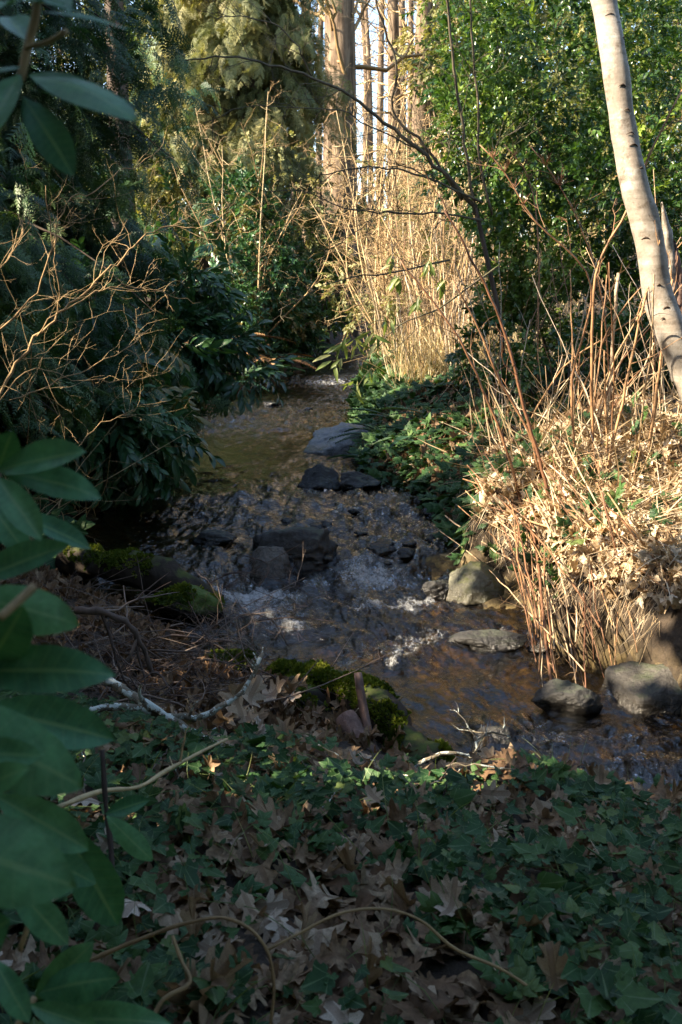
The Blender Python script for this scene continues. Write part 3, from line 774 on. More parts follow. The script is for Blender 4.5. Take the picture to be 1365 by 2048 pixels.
branch('dead_branch', 'brown branch arching down into the brush pile', pp([(150, 1221), (225, 1229), (265, 1254), (290, 1304), (306, 1350)], 4.2, 4.2), 0.017, 0.010, 'twig', 6, side=5, slen=0.4, wob=0.003)
branch('dead_branch', 'thin brown branch springing over the foam', pp([(300, 1300), (405, 1295), (450, 1250), (490, 1228), (540, 1238), (575, 1290)], 4.6, 4.9), 0.006, 0.002, 'twig', 5, side=4, slen=0.2)
branch('bare_twig', 'forked whitish twig reaching from the near bank over dark water', pp([(690, 1580), (800, 1545), (883, 1509), (950, 1503), (956, 1484), (978, 1466), (1023, 1474)], 3.45, 3.75), 0.012, 0.003, 'lichen', 6, side=8, slen=0.18, wob=0.003, levels=2)
branch('bare_twig', 'pale arching twig crossing above the ivy', pp([(115, 1615), (200, 1583), (280, 1573), (335, 1540), (410, 1500), (455, 1478)], 2.1, 2.8), 0.007, 0.004, 'tan', 6, side=2, slen=0.12, levels=1)
branch('bare_twig', 'upright green brown stem in front of the ivy', pp([(205, 1500), (213, 1620), (224, 1720), (222, 1790), (190, 1860)], 1.75, 1.6), 0.0055, 0.005, 'twig', 6)
branch('bare_twig', 'long arching twig bending down at the bottom of the view', pp([(170, 1925), (300, 1871), (375, 1846), (460, 1838), (510, 1866), (535, 1901), (548, 1966), (540, 2060)], 1.75, 1.65), 0.0042, 0.003, 'tan', 6)
branch('bare_twig', 'long brown trailing twig slanting across the near leaves', pp([(535, 1900), (600, 1866), (683, 1826), (773, 1818), (833, 1836), (908, 1896), (1008, 1941), (1083, 1996), (1140, 2070)], 1.75, 1.85), 0.003, 0.004, 'tan', 6)
branch('bare_twig', 'yellowish zigzag twig near the bottom corner', pp([(345, 1871), (365, 1925), (382, 1961), (325, 2001), (295, 2070)], 1.72, 1.62), 0.004, 0.005, 'tan', 6)
for i in range(46):                                  # sticks lying about the near bank, one object each
    px, py = rng.uniform(150, 1000), rng.uniform(1430, 1640)
    if px > 700 and py < 1560: continue
    P = G(px, py); a = rng.uniform(0, 6.28); Lh = rng.uniform(0.08, 0.3)
    d = np.array([math.cos(a), math.sin(a), rng.uniform(-.1, .5)])
    branch('stick', 'short dry stick lying among the near leaves', [lift(P - d * Lh / 2, .05), lift(P, .06), lift(P + d * Lh / 2, .06)], 0.004, 0.002, rng.choice(['twig', 'tan', 'lichen']), 5, 'stick', 'dry sticks on the near bank', wob=.004)

# brush pile on the left bank: one tangle, no one could count it
b = Buf()
for i in range(330):
    px, py = rng.normal(330, 150), rng.uniform(1190, 1450)
    if px > 620 or px < 40 or (215 < px < 440 and py < 1265): continue
    P = G(px, py); P[2] = max(P[2], zw(P[1]))
    a = rng.uniform(-.6, 3.7); L0 = rng.uniform(0.25, 0.9); d = np.array([math.cos(a), 0.6 * math.sin(a), rng.uniform(-.1, .6)])
    q0 = P - d * L0 * .5 + np.array([0, 0, rng.uniform(.02, .13)])
    line = smooth_line([q0, q0 + d * L0 * .5 + rng.normal(0, .05, 3), q0 + d * L0 + rng.normal(0, .12, 3) - np.array([0, 0, .1])], 7)
    r = rng.choice([.002, .003, .005, .008], p=[.45, .3, .18, .07])
    b.add(*tube(line, np.linspace(r, r * .4, 7), 4, rng.random(), False))
    if rng.random() < .6: twigs(b, line, r * .5, 3, L0 * .45, 2, .9, .05, 3, 2)
tag(b.build('brush', MT['twig']), 'tangled pile of thin dead twigs on the left bank', 'brush pile', kind='stuff')


# ------------------------------------------------------------------ shared plant generators
def cluster(T, n, L, lsize, droop=0.2, flat=0.5, seed=0, whorl=False):
    """a twig with n leaves as one template, along +X, length L"""
    r = np.random.default_rng(seed); parts = []
    tt = np.linspace(0.15, 1, n)
    for i, t_ in enumerate(tt):
        a = (i * 2.4 if whorl else (1 if i % 2 else -1) * (1.57 + r.normal(0, .35)))
        side = np.array([0, math.sin(a), math.cos(a) * (1 - flat)])
        X = np.array([0.55 + 0.5 * t_, 0, 0]) + side * (1.05 - .5 * t_) + np.array([0, 0, -droop]) + r.normal(0, .12, 3)
        Nn = np.array([-.2, 0, 1.0]) + r.normal(0, .3, 3)
        parts.append(inst(T, np.array([[t_ * L, 0, -droop * L * t_ * t_]]), X, Nn, lsize * (0.8 + .4 * r.random()), 0.5))
    parts.append(tube([[0, 0, 0], [L * .5, 0, -droop * L * .25], [L, 0, -droop * L]], [.012 * L, .009 * L, .004 * L], 3, 0.5, False))
    return merge(parts)


def frond(n=9, w=0.22, droop=0.5, pin=0.05, seed=0, taper=0.8):
    """flat spray: a rachis with tapering leaflets, along +X, length 1"""
    V, F, L = [], [], []
    r = np.random.default_rng(seed)
    for i in range(n):
        t = 0.08 + 0.92 * i / n
        z = -droop * t * t; z2 = -droop * (t + .06) ** 2
        for s_ in (-1, 1):
            l = w * (1 - taper * t ** 1.6) * (0.75 + .4 * r.random()) * (0.6 + 1.6 * t if t < .25 else 1)
            k = len(V)
            V += [(t - pin * .5, 0, z), (t + pin * .5, 0, z2), (t + l * .75, s_ * l, z - l * .35)]
            L += [(t, 0, 0), (t, 0, 0), (t, s_, 0)]; F.append((k, k + 1, k + 2))
    k = len(V); V += [(0, -.008, 0), (0, .008, 0), (1, 0, -droop)]; L += [(0, 0, 0)] * 3; F.append((k, k + 1, k + 2))
    k = len(V); V += [(.5, -.02, -droop * .25), (.5, .02, -droop * .25), (1.08, 0, -droop * 1.1)]; L += [(0, 0, 0)] * 3; F.append((k, k + 1, k + 2))
    return np.array(V, float), np.array(F), np.array(L, float)


def spray(seed, n=6, droop=.45):
    """a flat fan of cedar: side branchlets that carry small scale leaves themselves"""
    r = np.random.default_rng(seed); parts = []; T = frond(5, .30, .25, .13, seed, .55)
    for i in range(n):
        t_ = .12 + .8 * i / n
        for s_ in (-1, 1):
            if r.random() < .12: continue
            parts.append(inst(T, [[t_, 0, -droop * t_ * t_]], [[1, s_ * (1.0 + .2 * r.normal()), -.35 - .3 * r.random()]], [[0, 0, 1]], (.52 - .32 * t_) * (.8 + .4 * r.random()), 0))
    parts.append(inst(T, [[.8, 0, -droop * .64]], [[1, 0, -.7]], [[0, 0, 1]], .35, 0))
    V, F, L = merge(parts); k = len(V)
    V = np.concatenate([V, [[0, -.007, 0], [0, .007, 0], [1, 0, -droop]]]); L = np.concatenate([L, np.zeros((3, 3))]); F = np.concatenate([F, [[k, k + 1, k + 2]]])
    L[:, 0] = V[:, 0]; L[:, 1] = np.clip(V[:, 1] * 3, -1, 1)
    return V, F, L


CEDAR = [spray(i) for i in range(3)]
FERN = [frond(22, .20, .55, .03, i, .95) for i in range(3)]
LAUR_C = [cluster(LAUREL, 11, .30, .13, .35, .6, i) for i in range(3)]
HOLLY_C = [cluster(SMALL, 9, .20, .075, .12, .2, i, True) for i in range(3)]
FAR_C = [cluster(SMALL, 6, .5, .26, .3, .2, i, True) for i in range(3)]
IVY_C = [cluster(IVY2, 5, .10, .06, .15, .3, i) for i in range(3)]


def put(buf, Ts, P, X, N, s, rnd):
    k = rng.integers(0, len(Ts), len(P))
    s = np.broadcast_to(s, (len(P),)); rnd = np.broadcast_to(rnd, (len(P),)); X = np.broadcast_to(X, (len(P), 3)); N = np.broadcast_to(N, (len(P), 3))
    for i, T in enumerate(Ts):
        m = k == i
        buf.add(*inst(T, P[m], X[m], N[m], s[m], rnd[m]))


def ball(n, c, r, shell=0.35, gap=-0.15, seed=0, f=1.0):
    """points in an ellipsoid, thinned by noise so that it has clumps and holes"""
    P = nrm(rng.normal(size=(n, 3))) * (shell + (1 - shell) * rng.random((n, 1)) ** .5)
    P = P * np.asarray(r) + np.asarray(c)
    k = fbm(P[:, 0] * f, P[:, 1] * f, P[:, 2] * f, seed=seed, oct=3) > gap
    return P[k]


def conifer(name, label, cat, base, h, r, nb, per, mat, spray=0.3, seed=0, z0=0.1, trunk_r=0.25, bark='bark', droop=0.35, gaps=True, group=None, hang=0.7, lean=(0, 0), stubs=True):
    rg = np.random.default_rng(seed)
    o = thing(name, label, cat, base, group)
    top = np.array(base) + np.array([lean[0], lean[1], h])
    tr = smooth_line([np.array(base) - [0, 0, .3], np.array(base) * .5 + top * .5, top], 14)
    tb = Buf(); rad = trunk_r * (1 - np.linspace(0, .95, 14)); rad[0] *= 1.25; tb.add(*tube(tr, rad, 12))
    P, X = [], []
    for i in range(nb):
        t = z0 + (1 - z0) * rg.random() ** (1.7 if mat == 'cedar' else 1.1)
        p = np.array(base) + (top - np.array(base)) * t
        a = rg.uniform(0, 6.283); L = r * (1 - t) ** .65 * rg.uniform(.65, 1.1) + .25
        d = np.array([math.cos(a), math.sin(a), 0]); s_ = np.linspace(0, 1, 6)[:, None]
        line = p + d * L * s_ + np.array([0, 0, 1]) * (0.12 * L * s_ - droop * 1.6 * L * s_ ** 2)
        if not gaps or sunkeep(line, 0, .05).all(): tb.add(*tube(line, np.linspace(.009 * L, .003, 6), 4, .5, False))
        n = max(3, int(per * (0.4 + .6 * L / r)))
        u = rg.random(n) ** .7; q = p + d * L * u[:, None] + np.array([0, 0, 1]) * (0.12 * L * u - droop * 1.6 * L * u ** 2)[:, None]
        q = q + rg.normal(0, .10 * L, (n, 3)) * np.array([1, 1, .55])
        P.append(q); X.append(d + rg.normal(0, .55, (n, 3)) + np.array([0, 0, -hang]))
    P = np.concatenate(P); X = np.concatenate(X)
    if gaps:
        m = sunkeep(P, m=.10 + spray * .55); P, X = P[m], X[m]
    tb.build('trunk', MT[bark], o)
    fb = Buf(); n = len(P)
    put(fb, CEDAR, P, X, rng.normal(0, .6, (n, 3)) + [0, 0, .8], spray * rng.uniform(.6, 1.3, n), np.clip(.5 + .5 * fbm(P[:, 0], P[:, 1], P[:, 2], seed=seed, oct=2) + .25 * rng.normal(size=n), 0, 1))
    fb.build('crown', MT[mat], o)
    return o


def broadleaf(name, label, cat, base, blobs, Ts, size, mat, bark='bark', trunk_r=.06, gaps=True, seed=0, group=None, limbs=9, gap=-.15, out=.8, droop=.3, f=1.1, keep=None, leak=.03):
    """leafy crown from blobs [(centre, radii, clusters)], limbs from the base into them"""
    o = thing(name, label, cat, base, group)
    tb, fb = Buf(), Buf()
    for bi, (c, r, n) in enumerate(blobs):
        c = np.array(c, float); r = np.array(r, float)
        P = ball(n, c, r, .3, gap, seed + bi, f)
        if gaps: P = P[sunkeep(P, leak, m=.45 if Ts is FAR_C else .28 if Ts is LAUR_C else .14)]
        if keep is not None: P = P[keep(P)]
        X = nrm((P - c) / r) * out + rng.normal(0, .55, P.shape) - [0, 0, droop]
        put(fb, Ts, P, X, rng.normal(0, .45, P.shape) + [0, 0, 1], size * rng.uniform(.65, 1.3, len(P)), np.clip(.5 + .45 * fbm(P[:, 0] * 1.3, P[:, 1] * 1.3, P[:, 2] * 1.3, seed=seed + 9, oct=2) + .22 * rng.normal(size=len(P)), 0, 1))
        for k in range(limbs):
            e = c + rdir() * r * rng.uniform(.4, .95)
            b0 = np.array(base) + rng.normal(0, .06, 3) * [1, 1, 0]
            line = smooth_line([b0 - [0, 0, .1], (b0 * .6 + e * .4) + rng.normal(0, .12, 3) + [0, 0, .15], e], 8, .01)
            if gaps and not sunkeep(line, 0, .12).all(): continue
            tb.add(*tube(line, np.linspace(trunk_r * rng.uniform(.4, 1), trunk_r * .12, 8), 5, rng.random(), False))
    tb.build('trunk', MT[bark], o); fb.build('crown', MT[mat], o)
    return o
#@@PART2


# ------------------------------------------------------------------ far woods
def bare_tree(name, label, base, h, r, group=None, mat='farbark', nb=26, tw=1.3, lean=(0, 0), tmat='tan', levels=3, sides=3, low=.15):
    o = thing(name, label, 'tree', base, group)
    base = np.array(base, float); top = base + np.array([lean[0], lean[1], h])
    line = smooth_line([base - [0, 0, .3], base * .65 + top * .35 + rng.normal(0, .12, 3) * [1, 1, 0], base * .3 + top * .7 + rng.normal(0, .2, 3) * [1, 1, 0], top], 16)
    b = Buf(); b.add(*tube(line, r * np.linspace(1.1, .25, 16), 10, .5)); b.build('trunk', MT[mat], o)
    b = Buf(); twigs(b, line, r * .16, nb, tw, levels, 1.0, .2, sides, 4, None, low, .14); b.build('crown', MT[tmat], o)
    return o


for i, (px, Y, wp, lb) in enumerate([(678, 33, 74, 'broad ivy brown trunk beside the bright sky gap'), (845, 36, 44, 'tall tan trunk standing second past the sky gap'),
                                     (790, 38, 30, 'straight slender trunk splitting the bright sky gap')]):
    B = G(px, 640, 5); B = np.array([at(px, 500, Y)[0], Y, float(H(at(px, 500, Y)[0], Y))])
    bare_tree('bare_tree', lb, B, 25, wp * Y / FPX / 2, None, nb=50, tw=3.0, levels=2, low=.3)
for px, Y, wp in [(882, 45, 24), (760, 52, 16), (722, 56, 13), (620, 46, 28), (822, 55, 18), (905, 50, 16), (560, 52, 22), (470, 44, 20), (640, 40, 14), (955, 42, 20), (740, 46, 12), (865, 40, 14), (700, 60, 24), (800, 62, 22), (590, 38, 18)]:
    x = at(px, 500, Y)[0]
    bare_tree('bare_tree', 'slim bare trunk among the sunlit woods past the bend', (x, Y, float(H(x, Y))), rng.uniform(20, 26), wp * Y / FPX / 2, 'slim bare trees past the bend', nb=36, tw=2.8, levels=2, low=.3)

FARBL = []
LBL = ['dark green tree at the top left behind the near cedar', 'tree with sky flecks between the left cedars', 'bushy tree low behind the laurel', 'green tree deep behind the left cedar trunk', 'pale sunlit tree behind the drooping conifer', 'low pale tree in the sun beside the far trunks', 'pale green tree right of the bare far trunks', 'pale leafy tree rising behind the left of the holly', 'yellow green tree above the middle of the holly', 'sunlit tree top at the upper right corner behind the pale trunk', 'olive tree seen through the lower holly', 'olive tree behind the foot of the pale trunk', 'small pale tree behind the tan canes', 'faint pale tree at the very end of the stream', 'olive tree just behind the upper holly']
for i, (px, py, Y, r, mat, n) in enumerate([(120, 150, 34, 4.6, 'olive', 2200), (330, 60, 46, 4.5, 'olive', 1500), (420, 420, 30, 3.0, 'olive', 1700), (250, 420, 27, 3.2, 'olive', 1500), (500, 300, 42, 3.4, 'sage', 1300), (610, 460, 50, 3.0, 'sage', 900),
                                            (930, 330, 40, 3.0, 'sage', 1200), (1010, 60, 36, 3.6, 'sage', 1700), (1150, 40, 30, 4.2, 'olive', 2200), (1330, 80, 27, 3.8, 'olive', 2200), (1080, 420, 26, 3.0, 'olive', 1700), (1300, 420, 25, 3.2, 'olive', 1800), (820, 510, 48, 2.6, 'sage', 900), (700, 520, 55, 3.0, 'sage', 900), (1230, 250, 22, 2.6, 'olive', 1500)]):
    c = at(px, py, Y); x = c[0]; B = (x, Y, float(H(x, Y)))
    broadleaf('leafy_tree', LBL[i], 'tree', B, [(c, (r, r * .8, r * .95), int(n * 2.6))], FAR_C, .55 * Y / 38 + .08, mat, 'farbark', .16, False, 200 + i, 'sunlit evergreens behind the stream', 7, -.12, f=.45)

# ------------------------------------------------------------------ conifers
CX = min(at(505, 600, 26)[0], float(XL(26)) - .5); MX = min(at(520, 690, 22.5)[0], float(XL(22.5)) - .7)
conifer('conifer', 'big conifer with dark trunk and pale drooping sprays above the bend', 'tree', (CX, 26, float(H(CX, 26))), 26, 2.4, 300, 105, 'sage', .44, 61, .17, .46, 'bark', .45, False, hang=1.5)
conifer('conifer', 'dark drooping conifer behind the laurel overhanging the water', 'tree', (-4.7, 14.5, .8), 18, 2.2, 220, 60, 'cedar', .5, 62, .06, .26, 'bark', .25)
conifer('cedar', 'dark cedar with fern like hanging sprays at the left bank', 'tree', (-3.7, 9.4, .8), 16, 2.2, 330, 85, 'cedar', .30, 63, .07, .24, 'bark', .32)
conifer('cedar', 'nearest dark cedar whose sprays hang behind the bare twigs', 'tree', (-4.1, 7.0, .8), 10, 1.9, 200, 85, 'cedar', .27, 64, .12, .2, 'bark', .32)
conifer('conifer', 'distant conifer half hidden behind the dark cedar', 'tree', (at(250, 500, 23)[0], 23, float(H(at(250, 500, 23)[0], 23))), 20, 3.0, 130, 55, 'cedar', .7, 65, .08, .3, 'bark', .25)
conifer('conifer', 'distant dark conifer standing just left of the big pale one', 'tree', (at(400, 500, 27)[0], 27, float(H(at(400, 500, 27)[0], 27))), 18, 2.6, 110, 50, 'cedar', .75, 66, .08, .3, 'bark', .25)

conifer('cedar', 'dark cedar filling the upper left behind the twigs', 'tree', (-4.0, 11.6, .8), 14, 1.9, 260, 75, 'cedar', .36, 67, .05, .2, 'bark', .32)
# mostly unseen evergreens left, right and behind the view, added to shade the stream
for i, (x, y, z, rr, n) in enumerate([(-5.2, 1.6, 3.2, 2.2, 1900), (-5.8, 4.2, 3.6, 2.4, 2000), (-6.8, 7.6, 4.0, 2.6, 900), (-7.6, 11.5, 4.2, 2.8, 800), (-5.0, -1.5, 3.4, 2.4, 1600), (-7.5, 16.5, 4.0, 3.0, 700), (-1.5, -4.4, 4.6, 3.0, 1900), (2.5, -4.6, 4.6, 3.0, 1900), (5.0, -.2, 4.0, 2.4, 500), (5.8, 3.6, 4.2, 2.4, 900), (6.6, 8.4, 4.6, 2.6, 800)]):
    broadleaf('shade_evergreen', 'dense evergreen added outside the view to shade the stream', 'tree', (x, y, float(H(x, y))), [((x, y, z), (rr, rr, z - .2), n), ((x, y, z * 2), (rr * .8, rr * .8, 2.4), n // 2)], FAR_C, .95, 'laurel', 'bark', .14, True, 300 + i, 'evergreens added to shade the stream', 6, -.3, f=.6)

# ------------------------------------------------------------------ laurels on the left bank
broadleaf('laurel_shrub', 'laurel with drooping glossy leaves reaching out over the water', 'shrub', (-2.9, 11.8, float(H(-2.9, 11.8))),
          [(at(345, 690, 11.6), (.42, .5, .40), 200), (at(480, 748, 11.6), (.36, .25, .06), 60), (at(370, 710, 11.6), (.3, .3, .2), 100), (at(430, 690, 11.6), (.3, .3, .14), 70), (at(445, 580, 12.2), (.36, .4, .28), 130), (at(360, 620, 12), (.5, .6, .7), 260), (at(390, 470, 12.6), (.6, .6, .7), 300), (at(320, 350, 12.6), (.9, .7, .8), 380)], LAUR_C, 1.0, 'laurel', trunk_r=.03, seed=410, limbs=5, out=1.0, droop=.25, gap=-.4)
broadleaf('laurel_shrub', 'deep shaded laurel thicket hanging down to the dark pool', 'shrub', (-2.5, 8.6, float(H(-2.5, 8.6))),
          [(at(235, 860, 8.5), (.55, .45, .36), 340), (at(310, 830, 8.9), (.2, .3, .22), 90), (at(160, 800, 8.6), (.5, .5, .5), 300), (at(250, 745, 9.4), (.6, .5, .3), 220), (at(210, 640, 9.0), (.8, .5, .6), 280)], LAUR_C, .95, 'laurel', trunk_r=.03, seed=420, limbs=5, out=.9, droop=.6, gap=-.45)

# ------------------------------------------------------------------ holly on the right
broadleaf('holly_tree', 'large glossy holly filling the right side behind the pale trunk', 'tree', (at(1120, 700, 11.5)[0], 11.5, float(H(at(1120, 700, 11.5)[0], 11.5))),
          [(at(1120, 150, 11.8), (1.5, 1.3, 1.35), 4200), (at(1000, 320, 11.4), (.85, .9, .9), 2300), (at(1200, 420, 11.2), (1.2, 1.0, .95), 3200), (at(1340, 250, 11.6), (1.0, 1.0, 1.6), 1500), (at(1040, 520, 11.2), (.8, .7, .6), 1500), (at(1240, 620, 11.6), (1.2, .8, .55), 1300), (at(960, 160, 12.2), (.55, .7, .9), 900), (at(1100, 20, 12.5), (1.6, 1.2, 1.0), 1300)],
          HOLLY_C, .86, 'holly', 'limb', .035, True, 430, limbs=12, leak=.42, gap=-.12, f=1.6, droop=.1)
broadleaf('holly_shrub', 'low holly thicket in deep shade between the canes and the big holly', 'shrub', (at(1120, 740, 10)[0], 10, float(H(at(1120, 740, 10)[0], 10))),
          [(at(1010, 690, 10.4), (.5, .5, .42), 320), (at(1160, 720, 9.8), (.8, .5, .42), 480), (at(1330, 700, 9.6), (.6, .5, .5), 400)], HOLLY_C, .95, 'holly', 'bark', .02, True, 440, limbs=5, gap=-.2, f=1.6)
broadleaf('evergreen_shrub', 'small leafy evergreen at the far water edge below the golden grass', 'shrub', (float(XL(28)) - .3, 28, float(H(float(XL(28)) - .3, 28))), [(at(635, 570, 28), (1.0, .9, 1.3), 520), (at(610, 470, 29), (1.0, .9, 1.5), 500)], HOLLY_C, 1.8, 'holly', 'bark', .03, False, 450, limbs=6, gap=-.1, f=1.2)

broadleaf('evergreen_shrub', 'dark evergreen mass round the foot of the big conifer', 'shrub', (MX, 22.5, float(H(MX, 22.5))), [(at(520, 560, 22.5), (.9, .8, 1.4), 900), (at(480, 440, 23), (.9, .9, 1.0), 700), (at(565, 640, 23.5), (.8, .7, .8), 600), (at(440, 620, 21), (.8, .7, .9), 500)], HOLLY_C, 1.5, 'laurel', 'bark', .04, False, 455, limbs=6, gap=-.3, f=1.2)

# ------------------------------------------------------------------ arching bare tree at the right of the stream
YB = 10.2
o = thing('bare_tree', 'leaning bare tree arching dark limbs across to the left', 'tree', (at(1000, 740, YB)[0], YB, float(H(at(1000, 740, YB)[0], YB))))
b = Buf(); line = smooth_line(pp([(1010, 790), (1000, 640), (975, 520), (950, 410)], YB)); b.add(*tube(line, np.linspace(.027, .022, len(line)), 9, .5)); b.build('trunk', MT['bark'], o)
for pts, r0, r1, n, sl in [([(953, 415), (883, 340), (808, 275), (733, 215), (683, 180), (625, 155), (550, 132), (450, 111), (365, 122)], .040, .009, 16, .7),
                           ([(925, 400), (848, 290), (783, 215), (795, 150), (783, 90), (758, 25), (745, -30)], .028, .012, 14, .7),
                           ([(950, 430), (925, 250), (908, 125), (893, 0), (885, -60)], .028, .016, 10, .7), ([(985, 430), (955, 300), (958, 200), (948, 125), (940, -30)], .022, .012, 10, .7),
                           ([(963, 405), (908, 380), (833, 345), (760, 335), (683, 342), (600, 360)], .022, .006, 14, .6), ([(965, 440), (908, 430), (783, 425), (683, 414), (600, 380), (540, 385)], .020, .005, 14, .6),
                           ([(850, 300), (760, 265), (683, 220), (590, 215), (475, 216), (400, 250)], .014, .004, 12, .5), ([(625, 155), (600, 100), (550, 50), (470, 32), (420, 35)], .014, .005, 9, .4), ([(900, 520), (760, 548), (683, 557), (560, 620)], .018, .004, 10, .5),
                           ([(873, 365), (790, 330), (740, 440), (660, 500)], .012, .004, 10, .5)]:
    line = smooth_line(pp(pts, YB, YB - .6), None, .008); b = Buf(); b.add(*tube(line, np.linspace(r0 * .58, r1 * .7, len(line)), 7, .4)); twigs(b, line, .0048, n, sl, 3, .8, .05, 3, 3, .35)
    b.build('limb', MT['limb'], o)

# tangle of thin bare shrubs in the sun behind it
for i, (px, py, Y, hh) in enumerate([(640, 700, 17, 4.2), (720, 690, 20, 4.6), (800, 700, 18, 4.4), (590, 660, 22, 5.0), (880, 700, 15, 3.8), (690, 660, 25, 5.5), (760, 650, 26, 5.5), (850, 690, 17, 3.4), (930, 690, 16, 3.2), (830, 660, 23, 4.8)]):
    x = at(px, py, Y)[0]; x = max(x, float(XR(Y)) + .7) if px > 600 else min(x, float(XL(Y)) - .8); base = np.array([x, Y, float(H(x, Y))]); b = Buf()
    for k in range(13):
        e = base + np.array([rng.normal(0, .9), rng.normal(0, .6), hh * rng.uniform(.6, 1.05)])
        line = smooth_line([base + rng.normal(0, .15, 3) * [1, 1, 0], base * .5 + e * .5 + rng.normal(0, .3, 3), e], 9, .02)
        b.add(*tube(line, np.linspace(.02, .006, 9), 4, rng.random(), False)); twigs(b, line, .007, 11, 1.0, 3, 1.1, .0, 3, 3, None, .2, .16)
    tag(b.build('bare_shrub', MT['tan'], loc=base), 'tangled bare shrub of fine tan twigs in the sun', 'shrub', 'bare twiggy shrubs past the bend')

for px, py, Y, r, n in [(730, 560, 19, 1.3, 420), (850, 560, 17, .9, 330), (640, 400, 24, 1.7, 500), (780, 380, 24, 1.5, 380), (900, 430, 19, 1.0, 350)]:
    c = at(px, py, Y); x = max(c[0], float(XR(Y)) + .6) if px > 700 else min(c[0], float(XL(Y)) - .9); B = (x, Y, float(H(x, Y)))
    broadleaf('leafy_shrub', 'loose sunlit shrub of small pale leaves past the bend', 'shrub', B, [((x, Y, c[2]), (r, r * .8, r * .9), n)], HOLLY_C, 1.15, 'sage', 'tan', .02, False, 500 + px, 'pale leaved shrubs past the bend', 9, -.05, f=1.1)

# ------------------------------------------------------------------ golden grass and canes
b = Buf(); n = 1700
Y = rng.uniform(13.2, 19, n); X = XR(Y) + np.abs(rng.normal(.2, 1.1, n)) + .55; P = np.c_[X, Y, H(X, Y)]
d = np.c_[rng.normal(-.08, .38, n), rng.normal(0, .35, n), np.ones(n)]
b.add(*inst(GRASS, P, d, rng.normal(size=(n, 3)), rng.uniform(.3, 1.0, n), rng.random(n)))
n = 900; Y = rng.uniform(19, 27, n); X = XR(Y) + .7 + np.abs(rng.normal(.2, 1.4, n)); P = np.c_[X, Y, H(X, Y)]
b.add(*inst(GRASS, P, np.c_[rng.normal(-.1, .3, n), rng.normal(0, .3, n), np.ones(n)], rng.normal(size=(n, 3)), rng.uniform(1.0, 2.4, n), rng.random(n)))
tag(b.build('golden_grass', MT['gold'], smooth=False), 'tall dry grass glowing gold in the sun past the bend', 'grass', kind='stuff')

b = Buf()
for i in range(120):
    px = rng.uniform(735, 960); py = rng.uniform(705, 775); P = G(px, py)
    h = rng.uniform(.9, 2.5); lean = rng.normal(0, .16, 2); bb = Buf()
    line = smooth_line([P - [0, 0, .05], P + [lean[0] * h * .4, lean[1] * h * .4, h * .5], P + [lean[0] * h, lean[1] * h, h]], 7)
    bb.add(*tube(line, np.linspace(.008, .005, 7) * rng.uniform(.7, 1.25), 5, rng.uniform(.45, 1)))
    if rng.random() < .7: twigs(bb, line, .003, 4, .5, 2, .8, .1, 3, 2, .7, .4)
    tag(bb.build('dry_cane', MT['cane'], loc=P), 'thin tan cane standing in the sunny stand past the ivy slope', 'cane', 'tan canes past the ivy slope')


def cane(label, pts, r0, r1, rnd, Yb=None, Yt=None, group=None, tw=0, tl=.4, mat='cane', name='dry_cane', plume=False):
    P = G(*pts[0]) if Yb is None else at(*pts[0], Yb)
    Y0 = P[1]; Y1 = Y0 if Yt is None else Yt
    q = pp(pts, Y0, Y1); b = Buf(); line = smooth_line(q, None, .003)
    b.add(*tube(line, np.linspace(r0, r1, len(line)), 6, rnd))
    if tw: twigs(b, line, r1 * .6, tw, tl, 2, .7, .15, 4, 2, rnd, .35)
    if plume:
        for k in range(40):
            t = rng.uniform(.82, 1); p = line[min(int(t * (len(line) - 1)), len(line) - 1)]
            e = p + np.array([rng.normal(0, .04), rng.normal(0, .04), rng.uniform(.03, .09)]); b.add(*tube([p, p * .5 + e * .5 + rng.normal(0, .006, 3), e], [.002, .0025, .001], 3, .1, False))
    return tag(b.build(name, MT[mat], loc=line[0]), label, 'cane', group)


cane('long dark red cane leaning across the bank from its foot in straw', [(1103, 1012), (1078, 912), (1053, 832), (1033, 752), (1003, 647), (943, 517), (890, 420)], .013, .006, .04, tw=4)
cane('red brown cane bending left just beside the long dark red one', [(1043, 997), (1003, 872), (963, 772), (913, 667), (853, 587), (800, 520)], .011, .005, .12, tw=4)
cane('brown cane rising between the two leaning red canes', [(1085, 965), (1060, 870), (1000, 760), (948, 637), (905, 560)], .010, .005, .2, tw=3)
cane('straight brown cane upright in front of the dark holly', [(1076, 832), (1077, 640), (1078, 512), (1068, 400), (1050, 340), (1010, 290)], .010, .005, .25, tw=4, plume=True)
cane('forked orange brown cane with a tall bend near the trunk', [(1187, 927), (1185, 712), (1203, 512), (1245, 440), (1300, 310), (1365, 180)], .012, .006, .3, tw=5)
cane('thick pale cut cane with a bare blunt top', [(1213, 862), (1220, 762), (1237, 547)], .013, .012, .8)
cane('short pale cut cane behind the thick pale one', [(1233, 800), (1238, 720), (1243, 667)], .012, .012, .95)
cane('long orange cane slanting up toward the pale trunk', [(1208, 962), (1248, 787), (1293, 587), (1320, 480)], .012, .006, .42, tw=4)
cane('orange brown cane crossing in front of the pale trunk foot', [(1295, 915), (1303, 862), (1328, 677), (1345, 560)], .012, .008, .45, tw=3)
cane('seed plumed cane arching left before the holly', [(1150, 930), (1145, 760), (1180, 560), (1060, 430), (1000, 330), (960, 290)], .009, .004, .2, tw=6, plume=True)
cane('seed plumed cane with a reddish head near the pale trunk', [(1230, 850), (1180, 500), (1105, 350), (1060, 290)], .008, .004, .2, tw=5, plume=True)
cane('pale bent cane broken across the middle of the bank', [(1110, 815), (1060, 770), (1020, 720)], .008, .006, .85)
cane('hooked thin cane drooping its tip over the ivy', [(1000, 800), (960, 560), (930, 560), (912, 690), (905, 790)], .005, .003, .3)
